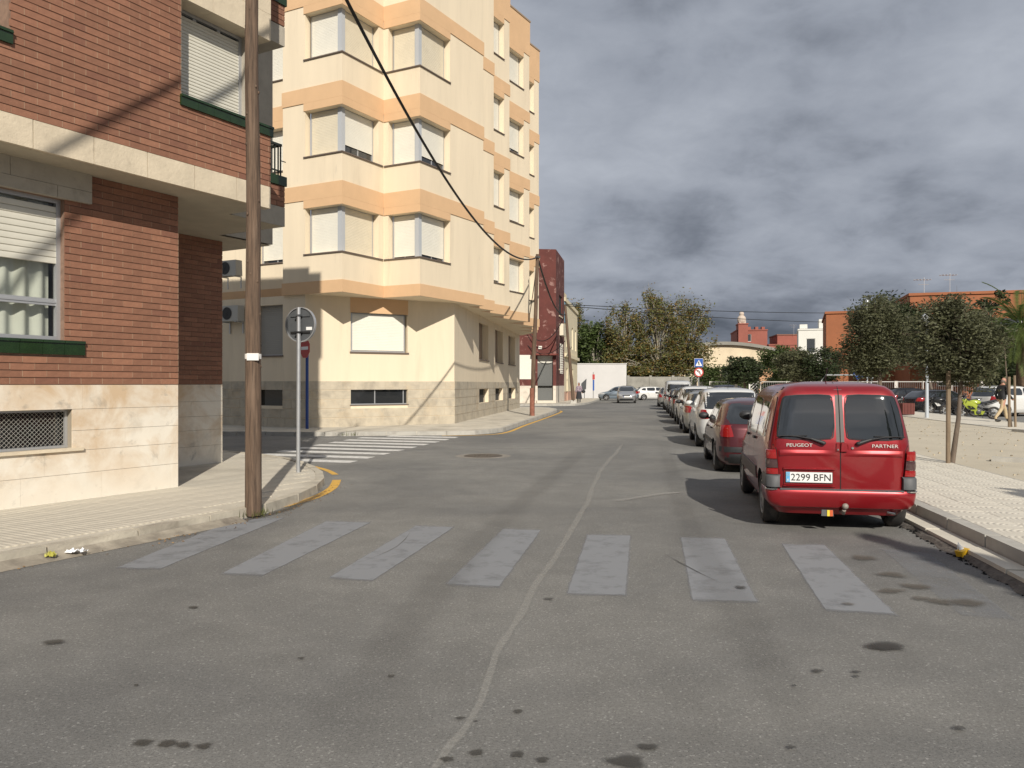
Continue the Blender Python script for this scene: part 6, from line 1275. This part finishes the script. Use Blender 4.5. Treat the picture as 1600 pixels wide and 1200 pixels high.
# ------------------------------------------------------------ the red van
RV = dict(L=4.1, W=1.72, H=1.755,
 front=[(.20, 1.88), (.28, 1.98), (.42, 2.05), (.62, 2.05), (.74, 2.0), (.84, 1.86), (.92, 1.62), (.98, 1.42), (1.03, 1.26), (1.2, 1.03), (1.4, .76), (1.55, .54), (1.64, .36), (1.69, .15), (1.73, -.2), (1.755, -.6)],
 rear=[(.20, -1.92), (.27, -1.98), (.40, -2.015), (.60, -2.02), (.95, -2.02), (1.05, -2.01), (1.2, -1.985), (1.4, -1.945), (1.58, -1.90), (1.64, -1.875), (1.69, -1.83), (1.725, -1.74), (1.745, -1.58), (1.755, -1.3)],
 wid=[(.20, .74), (.26, .80), (.40, .84), (.60, .86), (.85, .86), (1.0, .848), (1.1, .832), (1.25, .80), (1.45, .755), (1.58, .715), (1.65, .672), (1.70, .605), (1.735, .49), (1.752, .33), (1.755, .22)],
 ax=(-1.40, 1.29), R=.315, nf=4.5, nr=11,
 side=[[(1.02, 1.06), (.10, 1.07), (.10, 1.56), (.42, 1.56), (.60, 1.49)], [(.02, 1.07), (-.82, 1.07), (-.82, 1.53), (.02, 1.56)], [(-.92, 1.07), (-1.72, 1.08), (-1.62, 1.49), (-.92, 1.52)]],
 rearw=None, frontw=[(-.70, 1.08), (.70, 1.08), (.60, 1.58), (-.60, 1.58)], tail=None, head=[(.46, .64), (.82, .66), (.80, .88), (.50, .84)], grille=[(-.36, .64), (.36, .64), (.34, .76), (-.34, .76)], plate_z=.5, rplate_z=.63)
VP = paint('van_red', (.27, .009, .014), .28, .45)
def vanx(t, s, bvh, B_):
    P = lambda poly, nm_, mt_, off=.006, r=True, nu=16, nv=8, par=None, thick=.004: B_(project(bvh, poly, 'x', -1, off, nu, nv, r, thick), nm_, mt_, par or t)
    # rear y>0 is the van's left, seen on the left of the picture
    for sg_ in (1, -1):
        w_ = P([(sg_*.070, 1.085), (sg_*.735, 1.085), (sg_*.645, 1.585), (sg_*.070, 1.60)], 'rear_window', CGL, .007, nu=30, nv=20)
        fr_ = MB(); po = chaikin([(sg_*.058, 1.074), (sg_*.748, 1.074), (sg_*.656, 1.596), (sg_*.058, 1.611)]); pi_ = chaikin([(sg_*.068, 1.083), (sg_*.736, 1.083), (sg_*.646, 1.587), (sg_*.068, 1.602)]); rows = []
        for pp, off in ((po, .001), (po, .010), (pi_, .012), (pi_, .001)):
            row = []
            for u, v in pp: h = bvh.ray_cast(Vector((-6, u, v)), Vector((1, 0, 0))); row.append((h[0].x-off if h[0] else -2, u, v))
            rows.append(row)
        fr_.grid(rows, 0, True); B_(fr_, 'window_seal', PLA, sm=None)
        # wiper
        q = MB(); a = (-2.035, sg_*.50, 1.115); b = (-2.055, sg_*.205, 1.045); q.tube([(-2.01, sg_*.70, 1.12), a, (-2.05, sg_*.32, 1.085)], [.006, .009, .011], 6); q.tube([(-2.05, sg_*.34, 1.09), b], [.013, .022], 8); q.tube([(-2.03, sg_*.72, 1.118), (-2.03, sg_*.38, 1.125)], .006, 6); q.ball((-2.045, sg_*.20, 1.04), .026, .032, .024, 10, 6); B_(q, 'wiper', PLA, sm=60)
        # tail lamp cluster
        def lens(z0, z1, ya, yb, ins, nm_, mt_):
            q = MB(); rows = []
            for z, o_ in ((z0, 0), (z0+.006, .012), ((z0+z1)/2, .016), (z1-.006, .012), (z1, 0)):
                yi = ya+(yb-ya)*(z-.66)/.295; r0 = .075; row = [(-2.010, sg_*(yi-.001), z), (-2.018-o_, sg_*yi, z)]
                for k in range(9): a = math.pi/2*k/8; row.append((-2.018+r0-(r0+o_)*math.cos(a), sg_*(.846-r0+(r0+o_)*math.sin(a)), z))
                row += [(-1.92+ins, sg_*(.850+o_*.5), z), (-1.91+ins, sg_*.845, z)]; rows.append(row)
            q.grid(rows); B_(q, nm_, mt_, sm=50)
        lens(.662, .735, .715, .745, 0, 'tail_lamp', TLR); lens(.737, .842, .715, .745, 0, 'smoked_lens', TLD); lens(.844, .955, .715, .745, 0, 'tail_lamp', TLR)
        # bumper corner
        q = MB(); M_ = []
        for k in range(11):
            a = math.pi/2*k/10; M_.append((math.sin(a), math.cos(a)))
        def corner(z0, z1, xo, yo, r_, L1, y_in):
            pts = [(-2.0, sg_*(y_in-.004)), (xo+.012, sg_*y_in), (xo, sg_*(y_in+.03))]+[(xo+r_-r_*c_, sg_*(yo-r_+r_*s_)) for s_, c_ in M_]+[(xo+L1, sg_*yo)]
            rows = [[(x+.03, y*.97, z0) for x, y in pts], [(x, y, z0+.012) for x, y in pts], [(x, y, z1-.02) for x, y in pts], [(x+.02, y*.985, z1) for x, y in pts], [(x+.10, y*.90, z1) for x, y in pts]]; return rows
        q.grid(corner(.508, .660, -2.056, .864, .10, .40, .70)); B_(q, 'bumper_corner', DGR, sm=50)
        q = MB(); q.grid(corner(.488, .508, -2.068, .868, .10, .14, .735)); B_(q, 'bumper_trim', CHR, sm=50)
        B_(project(bvh, [(1.55, .50), (-1.0, .50), (-1.0, .66), (1.55, .66)], 'y', sg_, .014, 24, 3, False), 'side_moulding', mat('van_side_strip', (.06, .035, .035), .5))
    # body coloured lower bumper
    q = MB(); rows = []
    for z, dx_, w2 in ((.275, .07, .76), (.295, .02, .81), (.35, -.006, .85), (.43, -.012, .865), (.470, -.012, .868), (.497, 0, .868), (.505, .03, .86)):
        row = []
        for k in range(41):
            a = math.pi*k/40-math.pi/2; n_ = 9; s_, c_ = math.sin(a), math.cos(a); row.append((-1.62-(.44-dx_)*abs(c_)**(2/n_), w2*math.copysign(abs(s_)**(2/n_), s_), z))
        rows.append(row)
    q.grid(rows); q.face(rows[-1]); q.face(rows[0]); B_(q, 'rear_bumper', VP, sm=40)
    q = MB(); q.box(-2.068, -2.02, -.70, .70, .490, .508); B_(q, 'bumper_step', DGR, sm=None)
    for nm_, ln in (('centre_seam', [(0, .51), (0, 1.745)]),): B_(seam(bvh, ln, 'x', -1, .012, .0025), nm_, UND, sm=None)
    B_(seam(bvh, [(.735, .515), (.71, .66), (.735, .96), (.80, 1.06), (.74, 1.35), (.68, 1.62), (.60, 1.69)], 'x', -1, .007, .002), 'door_seam', UND, sm=None)
    B_(seam(bvh, [(-.735, .515), (-.71, .66), (-.735, .96), (-.80, 1.06), (-.74, 1.35), (-.68, 1.62), (-.60, 1.69)], 'x', -1, .007, .002), 'door_seam', UND, sm=None)
    P([(-.045, 1.05), (.045, 1.05), (.045, 1.66), (-.045, 1.66)], 'centre_pillar', mat('pillar_matt', (.10, .085, .08), .6), .0015, r=False, nu=4)
    # pressed ridge lines on the doors
    for sg_ in (1, -1):
        q = MB(); rows = []
        for zc, dx_ in ((.885, 0), (.900, -.009), (.912, -.012), (.925, -.009), (.955, 0)): rows.append([(-2.0185+dx_*(1 if .08 < u < .66 else 0)-0.002, sg_*u, zc) for u in (.03, .08, .2, .35, .5, .65, .70)])
        q.grid(rows); B_(q, 'door_crease', VP, sm=60)
    # number plate recess on the left door
    for z0, z1, d_ in ((.715, .750, .032), (.520, .545, .024)):
        q = MB(); rows = [];
        for z, dx_ in ((z0, 0), (z0+.006, -d_*.8), ((z0+z1)/2, -d_), (z1-.006, -d_*.7), (z1, 0)): rows.append([(-2.019+dx_*k_, y, z) for y, k_ in ((.665, 0), (.655, .8), (.63, 1), (.10, 1), (.075, .8), (.065, 0))])
        q.grid(rows); B_(q, 'plate_ledge', VP, sm=60)
    q = MB(); q.box(-2.030, -2.019, .085, .65, .548, .712); B_(q, 'plate_recess', VP, sm=None)
    q = MB(); q.box(-2.046, -2.032, .095, .635, .573, .702, taper=0); npl = B_(q, 'number_plate', mat('plate_edge_black', (.03, .03, .03), .5), sm=None)
    q = MB(); q.face([(-2.0485, .63, .580), (-2.0485, .10, .580), (-2.0485, .10, .698), (-2.0485, .63, .698)]); B_(q, 'plate_face', PLW, npl, sm=None)
    q = MB(); q.face([(-2.0505, .628, .582), (-2.0505, .585, .582), (-2.0505, .585, .696), (-2.0505, .628, .696)]); B_(q, 'blue_strip', mat('plate_blue', (.10, .36, .62), .4), npl, sm=None)
    BDG = mat('badge_silver', (.62, .60, .56), .4, metal=.2)
    def put_text(s_, w_, h_, y, z, x, mt_, nm_, par=t):
        me_ = text_mesh(s_, w_, h_, mt_, .0015, nm_); o = bpy.data.objects.new(nm_, me_); sc.collection.objects.link(o); o.parent = par; o.matrix_local = Matrix(((0, 0, -1, x), (-1, 0, 0, y), (0, 1, 0, z), (0, 0, 0, 1)))
    put_text('2299 BFN', .455, .080, .345, .640, -2.0515, SBK, 'plate_lettering', npl); put_text('E', .018, .022, .607, .605, -2.053, SWH, 'country_letter', npl)
    q = MB()
    for k in range(12): q.ball((-2.0525, .607+.013*math.cos(k*math.pi/6), .665+.013*math.sin(k*math.pi/6)), .001, .0022, .0022, 5, 4)
    B_(q, 'star_ring', mat('star_yellow', (.7, .55, .05), .5), npl)
    put_text('PEUGEOT', .300, .038, .470, 1.012, -2.026, BDG, 'badge_lettering'); put_text('PARTNER', .290, .038, -.500, 1.012, -2.026, BDG, 'badge_lettering')
    # handle, lock
    q = MB(); q.lathe([(0, .062), (-.006, .060), (-.002, .050), (.0, .0)], 'x', (-2.020, -.03, .99), 20); B_(q, 'handle_cup', VP, sm=60)
    q = MB(); q.box(-2.052, -2.022, -.075, .0, .945, 1.045, taper=.008); q.box(-2.034, -2.020, .012, .052, .945, 1.045, taper=.006); B_(q, 'door_handle', VP, sm=40)
    q = MB(); q.lathe([(0, .016), (-.008, .015), (-.009, 0)], 'x', (-2.021, -.135, .985), 14); q.lathe([(0, .012), (-.006, .011), (-.007, 0)], 'x', (-2.036, .032, .965), 12); B_(q, 'lock', CHR, sm=50)
    # tow ball and hanging tag
    q = MB(); q.tube([(-1.8, -.02, .24), (-2.08, -.02, .24), (-2.12, -.02, .28)], .022, 8); q.ball((-2.13, -.03, .325), .035, .038, .035, 12, 8); B_(q, 'tow_ball', mat('pale_tow_ball', (.24, .21, .18), .5), sm=60)
    q = MB(); q.box(-2.08, -2.05, .09, .23, .20, .27, taper=.006); tb = B_(q, 'tow_socket', DGR, sm=None); q = MB(); q.box(-2.086, -2.081, .10, .135, .20, .27); B_(q, 'red_flash', mat('orange_red', (.55, .10, .03), .5), tb, sm=None); q = MB(); q.box(-2.086, -2.081, .136, .165, .20, .27); B_(q, 'yellow_flash', mat('star_yellow', (.7, .55, .05), .5), tb, sm=None)
    q = MB(); q.tube([(-1.95, -.55, .25), (-2.0, -.62, .24)], .02, 8); B_(q, 'exhaust', CHR, sm=60)
    q = MB(); q.box(-1.55, -1.42, -.7, .7, .22, .30); q.tube([(-1.7, -.3, .27), (-1.2, -.35, .25), (-.4, -.3, .22)], .05, 8); B_(q, 'rear_axle', UND, sm=None)
vb = R(11.0); vd = Vector((math.sin(vb), math.cos(vb), 0)); vc = Vector((3.87, 9.70, 0))+vd*1.40
rv_ = car('red van with two rear doors and dark tinted glass, parked nearest at the right kerb', vc, 11.0, RV, VP, cat='van', group=None, name='red_van', style='cap', extras=vanx, low=False, mirror=PLA); rv_.scale = (1, .95, .985)
# ------------------------------------------------------------ motorbikes
def moto(label, loc, bearing, col, col2, sport=True, lean=8, wr=.31):
    t = thing('motorbike', label, 'motorbike', loc, bearing, 'motorbikes parked by the plaza'); t.rotation_euler.x = R(lean)*-1
    P1 = mat('bike_'+col[0], col[1], .3, coat=.6); P2 = mat('bike_'+col2[0], col2[1], .3, coat=.6); B_ = lambda m, n_, mt_, par=t, sm=60: m.build(n_, mt_, par, smooth=sm, world=False)
    for x in (-.70, .70):
        q = MB(); rows = []
        for i in range(32):
            a = 2*math.pi*i/32; rows.append([((x+(wr-.055+.055*math.cos(b))*math.cos(a)), .055*math.sin(b), wr+(wr-.055+.055*math.cos(b))*math.sin(a)) for b in [2*math.pi*k/10 for k in range(10)]])
        q.grid(rows+[rows[0]], 0, True); w_ = B_(q, 'wheel', RUB); q = MB()
        q.lathe([(-.02, wr-.105), (-.02, wr-.075), (.02, wr-.075), (.02, wr-.105), (-.02, wr-.105)], 'y', (x, 0, wr), 28); q.lathe([(-.05, .045), (.05, .045)], 'y', (x, 0, wr), 12)
        for k in range(6 if sport else 12): a = k*math.pi/(3 if sport else 6); q.tube([(x, 0, wr), (x+(wr-.09)*math.cos(a), 0, wr+(wr-.09)*math.sin(a))], .014 if sport else .006, 5)
        B_(q, 'rim', mat('bike_rim', (.55, .53, .46), .4, metal=.3), w_); q = MB(); q.lathe([(-.04, .13), (-.045, .08), (.045, .08), (.04, .13)], 'y', (x, 0, wr), 20); B_(q, 'brake_disc', GALV, w_)
    q = MB()
    for sy in (-.09, .09): q.tube([(.70, sy, wr), (.50, sy, .88)], .026, 8)
    B_(q, 'front_fork', CHR); q = MB(); q.tube([(.46, -.34, 1.0), (.50, -.15, .96), (.50, .15, .96), (.46, .34, 1.0)], .016, 6); q.tube([(.45, -.36, 1.0), (.47, -.24, .99)], .024, 6); q.tube([(.45, .36, 1.0), (.47, .24, .99)], .024, 6)
    for sy in (-1, 1): q.tube([(.50, sy*.22, .98), (.50, sy*.30, 1.16)], .007, 5); q.ball((.49, sy*.32, 1.18), .025, .06, .04, 8, 6)
    B_(q, 'handlebar', PLA); q = MB()
    for sy in (-.12, .12): q.tube([(.48, sy*.5, .86), (.10, sy, .70), (-.25, sy, .45)], .028, 6); q.tube([(-.25, sy, .42), (-.70, sy*.9, wr)], .03, 6); q.tube([(-.2, sy, .65), (-.75, sy*.7, .85)], .02, 6)
    B_(q, 'frame', PLA); q = MB(); q.box(-.22, .22, -.15, .15, .26, .56, taper=.03); q.ball((.0, .16, .38), .13, .06, .13, 12, 8); q.ball((.0, -.16, .38), .13, .06, .13, 12, 8)
    for k in range(5): q.box(.05, .30, -.13, .13, .46+.035*k, .475+.035*k)
    B_(q, 'engine', mat('engine_metal', (.12, .12, .12), .5, metal=.5), sm=40); q = MB(); q.ball((.14, 0, .82), .28, .15, .13, 16, 10); B_(q, 'fuel_tank', P1); q = MB(); rows = []
    for x, w2, z, h in ((-.10, .11, .80, .05), (-.3, .15, .80, .05), (-.5, .12, .86, .05), (-.78, .08, .94, .04)): rows.append([(x, w2*math.cos(a), z+h*math.sin(a)) for a in [2*math.pi*k/12 for k in range(12)]])
    q.grid(rows, 0, True); q.face(rows[0]); q.face(rows[-1]); B_(q, 'seat', PLA); q = MB(); rows = []
    for x, w2, z, h in ((-.35, .14, .74, .06), (-.6, .11, .80, .06), (-.85, .07, .90, .05), (-1.0, .03, .95, .02)): rows.append([(x, w2*math.cos(a), z+h*math.sin(a)) for a in [2*math.pi*k/12 for k in range(12)]])
    q.grid(rows, 0, True); B_(q, 'tail_cowl', P2); q = MB(); q.tube([(.1, -.16, .3), (-.3, -.20, .28), (-.75, -.22, .42)], [.025, .03, .05], 8); B_(q, 'exhaust', GALV); q = MB(); q.tube([(-.1, .15, .3), (-.2, .32, .03)], .012, 5); B_(q, 'side_stand', PLA)
    q = MB(); rows = []
    for i in range(9): a = R(35+i*13); rows.append([(.70+(wr+.03)*math.cos(a), y, wr+(wr+.03)*math.sin(a)) for y in (-.07, -.04, .04, .07)])
    q.grid(rows); B_(q, 'front_mudguard', PLA if sport else P2)
    if sport:
        for sy in (-1, 1):
            q = MB(); q.grid([[(.62, sy*.10, .92), (.30, sy*.19, .86), (.05, sy*.18, .72)], [(.66, sy*.13, .76), (.36, sy*.22, .68), (.10, sy*.21, .55)], [(.50, sy*.12, .55), (.30, sy*.19, .44), (-.05, sy*.18, .38)]]); q.grid([[(.2, sy*.20, .45), (-.28, sy*.18, .42)], [(.16, sy*.17, .24), (-.2, sy*.15, .24)]]); B_(q, 'fairing', P1, sm=80)
            q = MB(); q.grid([[(.50, sy*.205, .70), (.28, sy*.23, .66)], [(.34, sy*.215, .50), (.12, sy*.215, .52)]]); B_(q, 'fairing_stripe', P2, sm=None)
        q = MB(); q.ball((.58, 0, .90), .13, .13, .11, 14, 10); B_(q, 'nose_cowl', P1); q = MB(); q.grid([[(.62, -.10, .96), (.66, 0, .98), (.62, .10, .96)], [(.46, -.09, 1.14), (.48, 0, 1.16), (.46, .09, 1.14)]]); B_(q, 'windshield', CGL)
    q = MB(); q.ball((.66, 0, .86), .05, .07, .055, 12, 8); B_(q, 'headlight', HLT); return t
YG = ('acid_green', (.36, .42, .05)); BKc = ('black', (.015, .015, .015)); WHc = ('white', (.65, .65, .62)); BUc = ('blue', (.015, .03, .42))
moto('yellow green and black sports motorbike parked nearest the walking man', (22.55, 38.6, 0), -75, YG, BKc, True); moto('all black motorbike standing between the yellow green bike and the white rimmed one', (23.4, 41.6, 0), -76, BKc, BKc, True); moto('black motorbike with white rimmed front wheel, third from the walking man', (24.1, 44.6, 0), -80, BKc, WHc, True, wr=.33); moto('blue and white trail motorbike farthest from the walking man', (25.4, 50.5, 0), -82, BUc, WHc, False, wr=.36)
